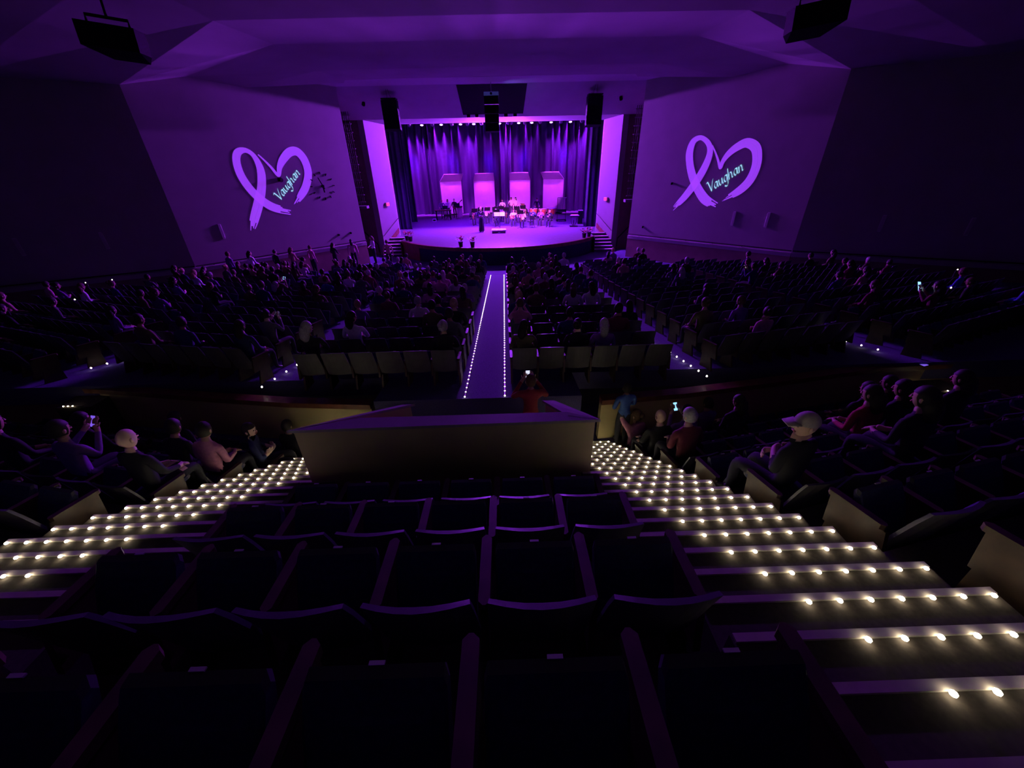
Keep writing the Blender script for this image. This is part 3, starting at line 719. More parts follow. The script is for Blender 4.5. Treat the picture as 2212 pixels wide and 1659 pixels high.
def make_chair(up):
    r = empty('theatre_seat', (0, 0, -50)); link('backrest', BACK, r); pn = link('seat_pan', PANU if up else PAND, r)
    pl = link('number_plate', PLATE, pn)
    if up: pl.location = (0, .062, .648); pl.rotation_euler = (.0, 0, 0)
    else: pl.location = (0, .27, .435)
    a = link('arm_standard', ARM, r); a.location = (-.25, 0, 0)
    return r
PU, PD = make_chair(True), make_chair(False)
nind = 0; rest = MB()
def tmpl(me):
    return [tuple(v.co) for v in me.vertices], [tuple(p.vertices) for p in me.polygons], [p.material_index for p in me.polygons]
TB, TU, TD, TA = tmpl(BACK), tmpl(PANU), tmpl(PAND), tmpl(ARM)
RM = {0: 0, 1: 1, 2: 2}
for q in SEATS:
    if nind < 300 and not q['far']:
        c = copy_tree(PD if q['occ'] else PU); c.location = q['p']; c.rotation_euler = (0, 0, q['rz'])
        tag(c, 'navy theatre seat, ' + wh_short(q), 'seat', 'theatre seats'); nind += 1
        side = 1 if q['sec'] in ('cenL', 'sideL', 'outL', 'upL') else 0
        if q['last'] or (side and q['j'] == 0):
            a = link('arm_standard', ARM, c); a.location = (.25, 0, 0)
    else:
        Mx = Matrix.Translation(q['p']) @ Matrix.Rotation(q['rz'], 4, 'Z')
        for (vs, fs, ms), off, mp in ((TB, 0, (0, 1, 2)), (TD if q['occ'] else TU, 0, (0, 2)), (TA, -.25, (3,))):
            n0 = len(rest.f)
            rest.add([Mx @ (Vector(v) + Vector((off, 0, 0))) for v in vs], fs); rest.m[n0:] = [mp[m] for m in ms]
for r in (PU, PD):
    for ch in list(r.children_recursive): bpy.data.objects.remove(ch)
    bpy.data.objects.remove(r)
if rest.f:
    tag(rest.build('distant_theatre_seats', [M_seat, M_seatb, M_edge, M_woodarm]), 'rows of distant navy theatre seats towards the stage and walls', 'seats', kind='stuff')

# audience in the lower blocks
hk = ['dark'] * 7 + ['brown'] * 5 + ['blonde'] + ['grey'] * 2
tk = ['grey', 'black', 'navy', 'maroon', 'white', 'pink', 'olive', 'blue', 'tan', 'purple', 'maroon', 'black', 'navy', 'black', 'black', 'navy', 'olive', 'maroon', 'purple', 'grey']
npeople = 0; PHONES = []
for q in SEATS:
    if not q['occ'] or q['sec'] in ('upR', 'upL', 'mid'): continue
    if npeople >= 250 and 'ph' not in q: continue
    top, hr, stl = rs.choice(tk), rs.choice(hk), rs.choice(['short', 'short', 'short', 'long', 'long', 'bun'])
    pz = 'sit_phone' if 'ph' in q else rs.choice(['sit', 'sit', 'sit_lean', 'sit_turn'])
    person(pz, q['p'] + Vector((0, -.02, -.03)), q['rz'] + rs.uniform(-.12, .12), '%s-haired person in %s, %s' % (hr, top, wh_short(q)), 'seated audience', top, hr, stl, rs.choice([0, 0, 1, 2, 3]), scale=1 if 'ph' in q else rs.uniform(.92, 1.04))
    npeople += 1
    if 'ph' in q:
        ph = q['ph']; o = Matrix.Rotation(q['rz'], 4, 'Z') @ Vector((0, .375, 1.07)); PHONES.append((q['p'] + o, q['rz'], ph))
def phone(loc, rot, label, m=M_screen, size=(.075, .15)):
    e = empty('phone', loc); e.rotation_euler = rot; tag(e, label, 'phone')
    MB().box((0, 0, 0), (size[0], .009, size[1]), bev=.004).build('phone_body', M_phone, e)
    MB().box((0, -.0055, 0), (size[0] * .92, .002, size[1] * .92)).build('screen', m, e); return e
# people one can pick out in the upper tier
for q in SEATS:
    key = (q['sec'], q['k'], q['j'])
    kd = UPOCC.get(key)
    if not kd: continue
    L = q['p'] + Vector((0, -.02, -.03)); rz = q['rz']; s = 1 if q['sec'] == 'upR' else -1
    side = 'right' if s > 0 else 'left'
    if kd == 'cap': person('sit_left', L, rz + .1, 'man in a pale beige cap turning left, beside the right stairs', None, 'black', 'dark', 'cap', 0)
    elif kd == 'bald': person('sit', L, rz, 'bald person in dark top seated beside the %s stairs' % side, None, 'black', 'dark', None, 3)
    elif kd == 'raise':
        person('sit_raise', L, rz + .15, 'woman in pink top with one arm raised beside the right stairs', None, 'pink', 'brown', 'bun', 0, bare=True)
    elif kd == 'grey': person('sit_lean', L, rz, 'grey-haired person in maroon behind the bald head on the right', None, 'maroon', 'grey', 'short', 0)
    elif kd == 'red': person('sit_lean', L, rz, 'person in a dark red top far right of the stairs', None, 'red', 'dark', 'long', 1)
    elif kd == 'face': person('sit_turn', L, rz - .9, 'person showing their face in profile by the left end of the booth', None, 'navy', 'dark', 'short', 3)
    elif kd == 'pinktop': person('sit_lean', L, rz, 'person in pink top leaning forward by the left stairs', None, 'pink', 'dark', 'short', 1)
    elif kd == 'phone':
        person('sit_phone', L, rz, 'person holding a lit phone, %s' % wh_short(q), None, 'purple', 'dark', 'short', 1)
        o = Matrix.Rotation(rz, 4, 'Z') @ Vector((0, .36, 1.10))
        phone(L + o, (-.5, 0, rz), 'lit phone held up in the %s' % SECN[q['sec']] + (', lowest row' if q['k'] > 7 else ', beside the raised arm' if s > 0 else ''), M_screen if s > 0 else M_screen2)
    else: person('sit_lean' if key[2] % 2 else 'sit', L, rz, 'dark-clad silhouetted person, %s' % wh_short(q), 'silhouettes in the upper side blocks', 'black', 'dark', 'short' if kd == 'short' else 'long', 1)
# people standing
FZ = lambda x, y: (x, y, fz(y))
person('stand_turn', (2.5, 5.72, .30), .2, 'person in blue top standing at the bottom of the right stairs', None, 'blue', 'dark', 'short', 1, scale=.8)
person('stand_phone', (.80, 5.5, .30), .05, 'person in red top standing behind the booth filming with a phone', None, 'red', 'brown', 'short', 0)
phone((.77, 5.86, .30 + 1.56), (0, 0, .05), 'bright phone held up by the person in red', M_screen3)
person('stand_turn', FZ(-7.75, 25.2), 2.2, 'person in white top and dark trousers standing by the left wall slot', None, 'white', 'brown', 'long', 0)
person('stand', FZ(-6.35, 23.4), .4, 'person in tan top walking in front of the left stage steps', None, 'tan', 'brown', 'short', 3)
person('stand', FZ(-8.6, 24.0), .3, 'person in pink top standing at the left wall near the stage', None, 'pink', 'dark', 'long', 1)
for i, (x, y, t, h) in enumerate(((-9.4, 23.2, 'black', 'dark'), (-10.3, 22.3, 'pink', 'brown'), (-11.0, 21.6, 'tan', 'brown'), (-11.6, 21.1, 'black', 'dark'), (-12.3, 20.1, 'white', 'dark'), (-12.9, 19.4, 'purple', 'brown'))):
    person('stand' if i % 2 else 'stand_turn', FZ(x, y), -.5, '%s of six people standing along the left wall, in %s' % (ORD[i], t), 'people standing along the left wall', t, h, 'short' if i % 2 else 'long', i % 4, scale=.97 + .02 * (i % 3))
# lit phones in the lower house
for loc, rz, ph in PHONES: phone(loc, (-.45, .15, rz), ph[2], {'M_screen': M_screen, 'M_screen2': M_screen2, 'M_screen3': M_screen3}[ph[3]], ph[4])
phone((9.1, 7.06, 1.215), (-1.5, 0, .3), 'dim violet phone lying on the right parapet', M_screen2, (.16, .26))

# ================================================================== STAGE
SZ = .82
def curtain(name, label, x0, x1, y, z0, z1, m, pitch=.42, amp=.13, seed=1, dy=0):
    r = random.Random(seed); xs = []; x = x0
    prof = []
    while x < x1:
        wv = pitch * r.uniform(.6, 1.5); a = amp * r.uniform(.55, 1.3); n = 8
        for i in range(n):
            t = i / n; prof.append((min(x + wv * t, x1), y + dy * (x + wv * t - x0) / (x1 - x0) - a * (.5 - .5 * math.cos(2 * PI * t)) ** 1.4))
        x += wv
    b = MB(); zs = [z0, z0 + .25, z0 + (z1 - z0) * .5, z1]; N = len(prof); n = len(zs)
    for th in (0, .03):
        base = len(b.v)
        b.add([(px, py + th + .02 * math.sin(px * 3 + j), z) for j, z in enumerate(zs) for px, py in prof],
              [((j * N + i, j * N + i + 1, (j + 1) * N + i + 1, (j + 1) * N + i) if th == 0 else (j * N + i, (j + 1) * N + i, (j + 1) * N + i + 1, j * N + i + 1)) for j in range(n - 1) for i in range(N - 1)])
    o = b.build(name, m, None, True); tag(o, label, 'curtain'); return o
curtain('back_drape', 'tall pleated violet-lit drape across the back of the stage, left half', -11.6, .05, 45.1, SZ, 11.2, M_drape, .66, .5, seed=4)
curtain('back_drape', 'tall pleated violet-lit drape across the back of the stage, right half', -.02, 11.6, 45.06, SZ, 11.2, M_drape, .66, .5, seed=9)
curtain('side_drape', 'dark pleated side drape at the front left of the stage', -8.9, -6.95, 33.4, SZ, 10.5, M_leg, .3, .12, 3)
curtain('side_drape', 'dark pleated side drape at the front right of the stage', 6.72, 8.9, 32.4, SZ, 10.5, M_leg, .3, .12, 5)
curtain('side_drape', 'dark pleated side drape further upstage on the left', -11.2, -7.5, 38.4, SZ, 11, M_leg, .34, .12, 6)
curtain('side_drape', 'dark pleated side drape further upstage on the right', 7.6, 11.2, 38.0, SZ, 11, M_leg, .34, .12, 8)

# acoustic shell panels: upright panel with a canopy folded forward, frame and base behind
for i, (xa, ya, xb, yb) in enumerate(((-5.75, 42.9, -3.75, 43.9), (-2.50, 43.8, -.40, 44.0), (1.13, 43.7, 3.20, 43.4), (4.50, 43.3, 6.40, 42.2))):
    d = Vector((xb - xa, yb - ya, 0)); wd = d.length; rz = math.atan2(d.y, d.x)
    e = empty('shell_panel', ((xa + xb) / 2, (ya + yb) / 2, SZ), rz)
    tag(e, '%s pale acoustic shell panel from the left, behind the band' % ORD[i], 'acoustic panel', 'acoustic shell panels')
    MB().box((0, 0, 1.62), (wd, .07, 2.95), bev=.02).build('panel', M_shell, e)
    fw = 1.0; b = MB()
    b.add([(-wd / 2, 0, 3.10), (wd / 2, 0, 3.10), (wd / 2 - .14, -fw, 3.72), (-wd / 2 + .14, -fw, 3.72), (-wd / 2, .06, 3.13), (wd / 2, .06, 3.13), (wd / 2 - .14, -fw + .05, 3.78), (-wd / 2 + .14, -fw + .05, 3.78)],
          [(0, 1, 2, 3), (4, 7, 6, 5), (0, 4, 5, 1), (1, 5, 6, 2), (2, 6, 7, 3), (3, 7, 4, 0)]); b.build('canopy', M_shell, e)
    MB().box((0, .22, .1), (wd * .8, .5, .12)).build('base', M_black, e)
    MB().tube([(0, .12, .1), (0, .12, 3.0)], .04, 8).build('mast', M_blackm, e)

# lanterns along the first electric
pipe = MB().tube([(-8, 31.15, 8.02), (8, 31.15, 8.02)], .03, 8).build('lighting_batten', M_blackm); tag(pipe, 'black pipe batten above the stage opening', 'batten')
can = MB(); can.tube([(0, 0, .26), (0, 0, .05), (0, 0, 0)], [.09, .11, .12], 12); CAN = can.mesh('barrel', M_blackm, True)
LENS = MB().lathe([(.105, 0), (.08, -.018), (.03, -.025)], n=12).mesh('lens', mat('lit_lens', (.9, .7, 1), .3, emit=(.9, .5, 1.0), strength=4, var=0))
LENS0 = MB().lathe([(.105, 0), (.08, -.018), (.03, -.025)], n=12).mesh('lens', mat('dark_lens', (.2, .15, .25), .2, var=0))
YOKE = MB().tube([(-.14, 0, .12), (-.14, 0, .34), (.14, 0, .34), (.14, 0, .12)], .012, 6).mesh('yoke', M_blackm)
offx = [-6.6, -5.75, -4.2, -2.9, -1.85, -.9, .9, 1.15, 2.05, 3.1, 4.5, 5.9, 6.5]
lx = sorted([(x, True) for x in ELX] + [(x, False) for x in offx])
for i, (x, on) in enumerate(lx):
    e = empty('stage_light', (x, 31.1, 7.60)); e.rotation_euler = (-.35 if on else -.7, .0 if on else .35 * (1 if i % 2 else -1), 0)
    tag(e, '%s stage light from the left on the front batten, %s' % (ORD[i], 'glowing' if on else 'unlit'), 'stage light', 'lights on the front batten')
    link('barrel', CAN, e); link('lens', LENS if on else LENS0, e); link('yoke', YOKE, e)

# ------------------------------------------------------------------ band furniture
def music_stand(x, y, rz, label, paper=True, h=1.05, wdt=.5):
    e = empty('music_stand', (x, y, SZ), rz); tag(e, label, 'music stand', 'music stands of the band')
    b = MB()
    for k in range(3):
        a = k * 2 * PI / 3 + .5; b.tube([(0, 0, .12), (.26 * math.cos(a), .26 * math.sin(a), .012)], .012, 6)
    b.build('tripod_base', M_blackm, e); MB().tube([(0, 0, .1), (0, 0, h)], .012, 8).build('pole', M_blackm, e)
    MB().box((0, 0, h + .12), (wdt, .012, .33), (-.5, 0, 0)).build('desk', M_black, e)
    MB().box((0, -.10, h - .025), (wdt, .05, .012)).build('lip', M_black, e)
    if paper:
        p = empty('sheet_music', (x, y, SZ)); p.rotation_euler = (0, 0, rz); tag(p, 'white sheets on the ' + label.replace('black ', ''), 'sheet music', 'sheet music on the stands')
        for sx in (-.11, .11): MB().box((sx * wdt / .5, -.012, h + .13), (.21 * wdt / .5, .004, .29), (-.5, 0, 0)).build('sheet', M_paper, p)
    return e
def band_chair(x, y, rz, label):
    e = empty('band_chair', (x, y, SZ), rz); tag(e, label, 'chair', 'chairs of the band')
    MB().box((0, .02, .44), (.44, .42, .035), bev=.05).build('seat', M_black, e)
    MB().box((0, -.22, .70), (.42, .025, .30), (.14, 0, 0), bev=.008).build('backrest', M_black, e)
    for sx in (-1, 1):
        MB().tube([(sx * .2, .2, .43), (sx * .22, .24, 0)], .012, 6).build('leg', M_steel, e)
        MB().tube([(sx * .2, -.25, .82), (sx * .2, -.18, .44), (sx * .22, -.27, 0)], .012, 6).build('leg', M_steel, e)
def horn(kind, loc, rot, label):
    e = empty(kind, loc); e.rotation_euler = rot; tag(e, label, kind.replace('_', ' '))
    if kind in ('clarinet', 'flute'):
        b = MB(); L = .62; m = M_blackm if kind == 'clarinet' else M_steel
        b.tube([(0, 0, -L / 2), (0, 0, L / 2 - .08), (0, 0, L / 2)], [.013, .014, .03 if kind == 'clarinet' else .013], 8); b.build('tube', m, e)
        k = MB()
        for i in range(6): k.box((0, -.018, -.2 + .07 * i), (.02, .012, .018))
        k.build('keys', M_steel, e)
    elif kind == 'trumpet':
        b = MB(); b.tube([(0, -.28, 0), (0, .05, 0), (0, .18, 0), (0, .25, 0)], [.007, .009, .02, .06], 10); b.build('bell_tube', M_brass, e)
        MB().tube([(0, -.05, 0), (0, .1, -.0), (0, .13, -.05), (0, .1, -.1), (0, -.1, -.1), (0, -.13, -.05), (0, -.1, 0)], .007, 6).build('coil', M_brass, e)
        v = MB()
        for i in range(3): v.tube([(0, -.03 + .03 * i, -.12), (0, -.03 + .03 * i, .06)], .012, 8)
        v.build('valves', M_brass, e)
    elif kind == 'saxophone':
        b = MB(); b.tube([(0, -.1, .42), (0, .0, .44), (0, .03, .36), (0, .03, -.05), (0, .06, -.16), (0, .14, -.18), (0, .2, -.1), (0, .23, .08), (0, .26, .14)], [.008, .01, .015, .03, .034, .036, .045, .055, .085], 10)
        b.build('body_tube', M_brass, e); MB().tube([(0, -.17, .40), (0, -.1, .42)], .01, 8).build('mouthpiece', M_black, e)
    elif kind in ('tuba', 'euphonium'):
        sc = 1.0 if kind == 'tuba' else .7
        b = MB(); b.tube([(0, 0, -.32 * sc), (.1 * sc, 0, -.36 * sc), (.17 * sc, 0, -.25 * sc), (.17 * sc, 0, .2 * sc), (.15 * sc, 0, .42 * sc), (.14 * sc, 0, .55 * sc)], [.04 * sc, .06 * sc, .075 * sc, .09 * sc, .13 * sc, .22 * sc], 14); b.build('bell', M_brass, e)
        MB().tube([(0, 0, -.32 * sc), (-.1 * sc, .02, -.3 * sc), (-.13 * sc, .02, -.1 * sc), (-.1 * sc, .02, .18 * sc), (0, .03, .24 * sc), (.05 * sc, .03, .1 * sc), (.02, .03, -.15 * sc)], .028 * sc, 8).build('coil', M_brass, e)
        v = MB()
        for i in range(3): v.tube([(-.06 * sc + .05 * i, -.06, -.05), (-.06 * sc + .05 * i, -.06, .16 * sc)], .02, 8)
        v.build('valves', M_steel, e)
    elif kind == 'bass_guitar':
        b = MB(); pr = [(0, -.2), (.13, -.17), (.16, -.05), (.11, .05), (.13, .15), (.05, .2), (-.05, .2), (-.13, .15), (-.11, .05), (-.16, -.05), (-.13, -.17)]
        b.add([(x, -.02, z) for x, z in pr] + [(x, .02, z) for x, z in pr], [tuple(range(11)), tuple(range(21, 10, -1))] + [(i, 11 + i, 11 + (i + 1) % 11, (i + 1) % 11) for i in range(11)]); b.build('guitar_body', M_wood, e)
        MB().box((0, .01, .5), (.05, .02, .7)).build('neck', M_blackm, e); MB().box((0, .01, .92), (.08, .02, .16)).build('headstock', M_blackm, e)
    return e
FACE = PI      # musicians face the audience (-Y)
def hold(x, y, rz, off): v = Matrix.Rotation(rz, 3, 'Z') @ Vector(off); return (x + v.x, y + v.y, SZ + v.z)
# (x, y, turn, pose, top, hair, style, skin, instrument, label)
BAND = [(-2.2, 35.4, .35, 'play', 'black', 'brown', 'short', 0, 'saxophone', 'saxophonist in black at the left end of the front row'),
        (-1.65, 36.3, .25, 'play', 'navy', 'dark', 'short', 1, 'clarinet', 'clarinettist in navy second from the left'),
        (-1.05, 36.4, .2, 'play', 'white', 'blonde', 'long', 0, 'flute', 'blonde flautist in white shirt behind the conductor'),
        (-.3, 36.5, .1, 'play', 'black', 'dark', 'bun', 2, 'clarinet', 'clarinettist in black left of the white stand'),
        (.28, 37.3, 0, 'play', 'white', 'brown', 'short', 3, 'trumpet', 'trumpeter in white shirt in the second row middle'),
        (-.2, 34.2, .15, 'play', 'grey', 'grey', 'short', 0, 'clarinet', 'grey-haired player in grey left of the podium stand'),
        (.75, 36.0, -.05, 'play_wide', 'black', 'dark', 'short', 1, 'saxophone', 'saxophonist in black in the middle of the band'),
        (1.25, 33.9, -.1, 'play_wide', 'white', 'brown', 'short', 0, 'bass_guitar', 'bass guitarist in white shirt at the front right'),
        (1.95, 33.1, -.2, 'play', 'white', 'grey', 'short', 3, 'saxophone', 'grey-haired saxophonist in white at the front right chair'),
        (1.75, 36.4, -.15, 'play', 'black', 'dark', 'long', 2, 'euphonium', 'euphonium player in black right of the middle'),
        (2.35, 37.4, -.2, 'play', 'black', 'brown', 'short', 0, 'tuba', 'tuba player in black with a raised brass bell'),
        (2.85, 34.3, -.25, 'play', 'navy', 'dark', 'short', 1, 'trumpet', 'trumpeter in navy in front of the timpani'),
        (3.45, 33.7, -.3, 'play', 'purple', 'brown', 'long', 0, 'clarinet', 'clarinettist in purple in front of the copper drums'),
        (4.1, 33.0, -.35, 'play', 'black', 'dark', 'short', 3, 'trumpet', 'trumpeter in black at the right end of the front row')]
OFF = {'saxophone': ((.06, .30, .62), (.2, 0, 0)), 'clarinet': ((0, .30, .86), (2.5, 0, 0)), 'flute': ((.15, .17, 1.12), (0, 1.45, 0)), 'trumpet': ((0, .40, 1.08), (-.15, 0, 0)), 'tuba': ((.02, .26, .86), (0, 0, 0)),
       'euphonium': ((.02, .24, .84), (0, .1, 0)), 'bass_guitar': ((.10, .22, .68), (0, -1.1, 0))}
for i, (x, y, t, ps, top, hr, stl, skn, ins, lab) in enumerate(BAND):
    rz = FACE + t
    band_chair(x, y, rz, 'black stacking chair under the ' + lab.split(' in ')[0] + (', %s' % ORD[i]) )
    person(ps, (x, y, SZ - .03), rz, lab, 'seated band members', top, hr, stl, skn, bare=(top == 'white'))
    of, rt = OFF[ins]; e = horn(ins, hold(x, y, rz, of), (0, 0, 0), '%s played by the %s' % (ins.replace('_', ' '), lab))
    e.rotation_mode = 'XYZ'; e.rotation_euler = (Matrix.Rotation(rz, 3, 'Z') @ Euler(rt).to_matrix()).to_euler()
    if i not in (7, 11, 12, 13):
        v = Matrix.Rotation(rz, 3, 'Z') @ Vector((.05, .85, 0)); music_stand(x + v.x, y + v.y, rz + PI if False else rz, 'black music stand of the ' + lab.split(' in ')[0] + ', ' + ORD[i], i % 3 != 0)
band_chair(2.55, 32.6, FACE - .6, 'empty black stacking chair at the front right of the band')
# standing players
person('stand_play', (-5.35, 40.0, SZ), FACE, 'player in a pale headband behind the left end of the marimba', None, 'purple', 'blonde', 'short', 0)
person('stand_play', (-4.85, 40.3, SZ), FACE + .2, 'player in white shirt behind the right end of the marimba', None, 'white', 'brown', 'long', 0, bare=True)
person('stand_turn', (-4.25, 40.6, SZ), FACE - .2, 'grey-haired guitarist in black left of the second shell panel', None, 'black', 'grey', 'short', 3)
horn('bass_guitar', (-4.2, 40.22, SZ + 1.02), (0, -.9, FACE - .2), 'electric guitar slung on the standing grey-haired player')
person('stand_turn', (.35, 38.6, SZ), FACE, 'standing player in white with arms up, middle of the back row', None, 'white', 'dark', 'short', 1, bare=True)
person('stand_turn', (1.62, 40.6, SZ), FACE, 'tall standing player in bright white shirt before the third shell panel', None, 'white', 'dark', 'long', 0, bare=True)
person('stand_turn', (1.2, 40.7, SZ), FACE, 'second standing player in white shirt before the third shell panel', None, 'white', 'brown', 'short', 2, bare=True)
person('stand_play', (3.55, 39.2, SZ), FACE, 'timpanist in black behind the copper drums', None, 'black', 'dark', 'short', 0)
cd_ = person('conduct', (-1.24, 30.86, SZ), FACE, 'conductor in a long dark gown with white collar facing the audience', None, 'black', 'grey', 'short', 3)
link('gown_skirt', ROBE_ME, cd_); MB().tube([(-.07, .09, 1.40), (0, .135, 1.30), (.07, .09, 1.40)], .025, 8).build('white_collar', TOPS['white'], cd_)
MB().box((.01, .30, 1.16), (.14, .02, .10), (-.4, 0, 0)).build('note_card', M_paper, cd_)

# podium
po = empty('conductor_podium', (.05, 30.35, SZ)); tag(po, 'low pale conductor podium at centre stage', 'podium')
MB().box((0, 0, .19), (1.05, .95, .06), bev=.04).build('platform', mat('podium_carpet', (.88, .8, .84), .8), po)
MB().box((0, 0, .08), (.98, .88, .16)).build('skirt', mat('podium_side', (.35, .2, .3), .8), po); MB().box((.02, -.5, .05), (.16, .06, .10)).build('kick_plate', M_white, po)
music_stand(.12, 31.6, 0, 'wide black conductor stand behind the podium', True, 1.0, .95)
# timpani
for i, (x, y, r) in enumerate(((3.15, 38.2, .37), (3.95, 37.8, .36), (4.85, 38.3, .46))):
    e = empty('timpani_drum', (x, y, SZ)); tag(e, '%s copper timpani drum from the left with white head' % ORD[i], 'drum', 'timpani drums')
    MB().lathe([(.08, .34), (r * .55, .38), (r * .85, .52), (r * .97, .72), (r, .88)], n=20).build('bowl', M_copper, e, True)
    MB().lathe([(r * .99, .885), (r * .98, .90), (r * .5, .903), (.02, .905)], n=20).build('drum_head', M_white, e, True)
    h = MB(); h.tube([(r * 1.02 * math.cos(a * PI / 10), r * 1.02 * math.sin(a * PI / 10), .88) for a in range(21)], .018, 6); h.build('hoop', M_steel, e)
    for k in range(4):
        a = k * PI / 2 + .6; MB().tube([(r * 1.04 * math.cos(a), r * 1.04 * math.sin(a), .84), (r * .9 * math.cos(a), r * .9 * math.sin(a), .4), (r * .85 * math.cos(a), r * .85 * math.sin(a), .02)], .015, 6).build('leg', M_steel, e)
    MB().box((0, -.3, .05), (.16, .3, .05)).build('pedal', M_blackm, e)
# tubular chimes
e = empty('tubular_chimes', (5.45, 36.1, SZ)); tag(e, 'rack of tall tubular chimes on casters at stage right', 'chimes')
MB().box((0, 0, 1.86), (.76, .10, .06)).build('top_rail', M_steel, e)
for sx in (-.37, .37): MB().tube([(sx, 0, .1), (sx, 0, 1.86)], .02, 8).build('post', M_blackm, e)
TUBE = MB().tube([(0, 0, .95), (0, 0, 1.80)], .017, 8).mesh('chime_tube', M_steel)
for i in range(9): t = link('chime_tube', TUBE, e); t.location = (-.29 + .0725 * i, -.02, 0)
MB().box((0, 0, .86), (.8, .14, .22)).build('damper_box', M_black, e); MB().box((0, .05, .12), (.82, .5, .05)).build('base', M_black, e)
for sx in (-.36, .36):
    for sy in (-.18, .24): MB().lathe([(.03, -.03), (.055, -.02), (.055, .02), (.03, .03)], (sx, sy, .055), 10).build('caster', M_black, e)
# white-topped percussion table and crossed stand
e = empty('percussion_table', (5.95, 32.5, SZ)); tag(e, 'percussion table with bright white top near the right side drape', 'table')
b = MB(); b.prism([(-.36, -.2), (.36, -.26), (.3, .3), (-.2, .3)], .80, .86); b.build('table_top', M_white, e)
MB().box((0, 0, .76), (.6, .4, .06)).build('frame', M_black, e)
for sx in (-.26, .26): MB().tube([(sx, .0, .75), (sx * .8, 0, .35), (sx * .3, 0, .1)], .02, 6).build('leg', M_blackm, e)
MB().box((0, 0, .05), (.62, .4, .05)).build('base', M_blackm, e); MB().tube([(0, 0, .05), (0, 0, .5)], .025, 8).build('pole', M_blackm, e)
# marimba
e = empty('marimba', (-5.2, 39.3, SZ)); tag(e, 'long marimba on a dark wheeled frame at the left of the stage', 'marimba')
MB().box((0, 0, .82), (1.5, .42, .06)).build('frame', M_black, e)
BAR = MB().box((0, 0, 0), (.052, .5, .022)).mesh('bar', mat('rosewood_bar', (.45, .2, .14), .4))
for i in range(24): q = link('bar', BAR, e); q.location = (-.72 + .0626 * i, 0, .866); q.scale = (1, 1.05 - .018 * i, 1)
RES = MB().tube([(0, 0, .45), (0, 0, .80)], .022, 8).mesh('resonator', M_steel)
for i in range(12): q = link('resonator', RES, e); q.location = (-.69 + .125 * i, 0, 0)
for sx in (-.66, .66):
    MB().box((sx, 0, .44), (.07, .36, .72)).build('end_support', M_black, e); MB().box((sx, 0, .06), (.09, .6, .05)).build('foot', M_black, e)
MB().tube([(-.66, 0, .3), (.66, 0, .3)], .015, 6).build('stretcher', M_blackm, e)
music_stand(-4.95, 39.0, 0, 'black music stand before the marimba', False, .98)
music_stand(-3.9, 39.6, 0, 'black music stand above the pale lectern', False, 1.12)
e = empty('lectern', (-3.72, 39.9, SZ)); tag(e, 'pale panelled stand with dark top between the first two shell panels', 'lectern')
MB().box((0, 0, .62), (.48, .34, .82), bev=.02).build('body', mat('pale_wood', (.6, .45, .4), .5), e); MB().box((0, -.02, 1.06), (.56, .42, .05), (.15, 0, 0)).build('top', M_black, e)
for sx in (-1, 1): MB().tube([(sx * .2, -.1, .22), (sx * .3, -.2, 0)], .015, 6).build('leg', M_steel, e); MB().tube([(sx * .2, .1, .22), (sx * .3, .2, 0)], .015, 6).build('leg', M_steel, e)
# small stool-like stand by the right drape, floor monitor at left
e = empty('speaker_monitor', (-5.95, 38.4, SZ)); tag(e, 'small pink-lit floor monitor left of the marimba', 'monitor')
MB().add([(-.16, -.12, 0), (.16, -.12, 0), (.16, .14, 0), (-.16, .14, 0), (-.16, -.02, .2), (.16, -.02, .2), (.16, .14, .2), (-.16, .14, .2)], [(0, 3, 2, 1), (4, 5, 6, 7), (0, 1, 5, 4), (1, 2, 6, 5), (2, 3, 7, 6), (3, 0, 4, 7)]).build('cabinet', M_white, e)
MB().add([(-.13, -.117, .03), (.13, -.117, .03), (.13, -.04, .18), (-.13, -.04, .18)], [(0, 1, 2, 3)]).build('speaker_grille', M_black, e)
e = empty('pedestal', (6.75, 34.2, SZ)); tag(e, 'slim dark pedestal with pale top beside the right drape', 'pedestal')
MB().box((0, 0, .5), (.34, .34, 1.0), bev=.02).build('body', M_black, e); MB().box((0, 0, 1.02), (.36, .36, .04)).build('top', M_white, e)
# potted flowers along the stage edge
for i, (x, y, lab) in enumerate(((-2.24, 24.75, 'potted pink flowers, left of the pair at centre stage edge'), (-1.51, 24.55, 'potted pink flowers, right of the pair at centre stage edge'),
                                 (-6.15, 27.65, 'potted flowers by the left stage steps, outer one'), (-5.85, 27.3, 'potted flowers by the left stage steps, inner one'), (5.75, 26.95, 'potted pink flowers near the right stage steps, inner one'), (6.15, 27.35, 'potted dark flowers near the right stage steps, outer one'))):
    e = empty('flower_pot', (x, y, SZ)); tag(e, lab, 'flower pot', 'flower pots on the stage edge')
    MB().lathe([(.10, 0), (.11, .02), (.15, .28), (.16, .30), (.13, .30)], n=14).build('pot', M_terra, e, True)
    r = random.Random(i); lf = MB(); fl = MB()
    for k in range(46):
        a = r.uniform(0, 2 * PI); rr = r.uniform(.03, .22); z = .32 + r.uniform(.0, .24); c = Vector((rr * math.cos(a), rr * math.sin(a), z))
        dv = Vector((math.cos(a), math.sin(a), .5)) * .12; sv = Vector((-math.sin(a), math.cos(a), 0)) * .06
        (lf if k % 3 == 0 else fl).add([c, c + dv * .5 + sv, c + dv, c + dv * .5 - sv], [(0, 1, 2, 3)])
    lf.build('leaves', M_leaf, e); fl.build('flowers', M_flower, e)

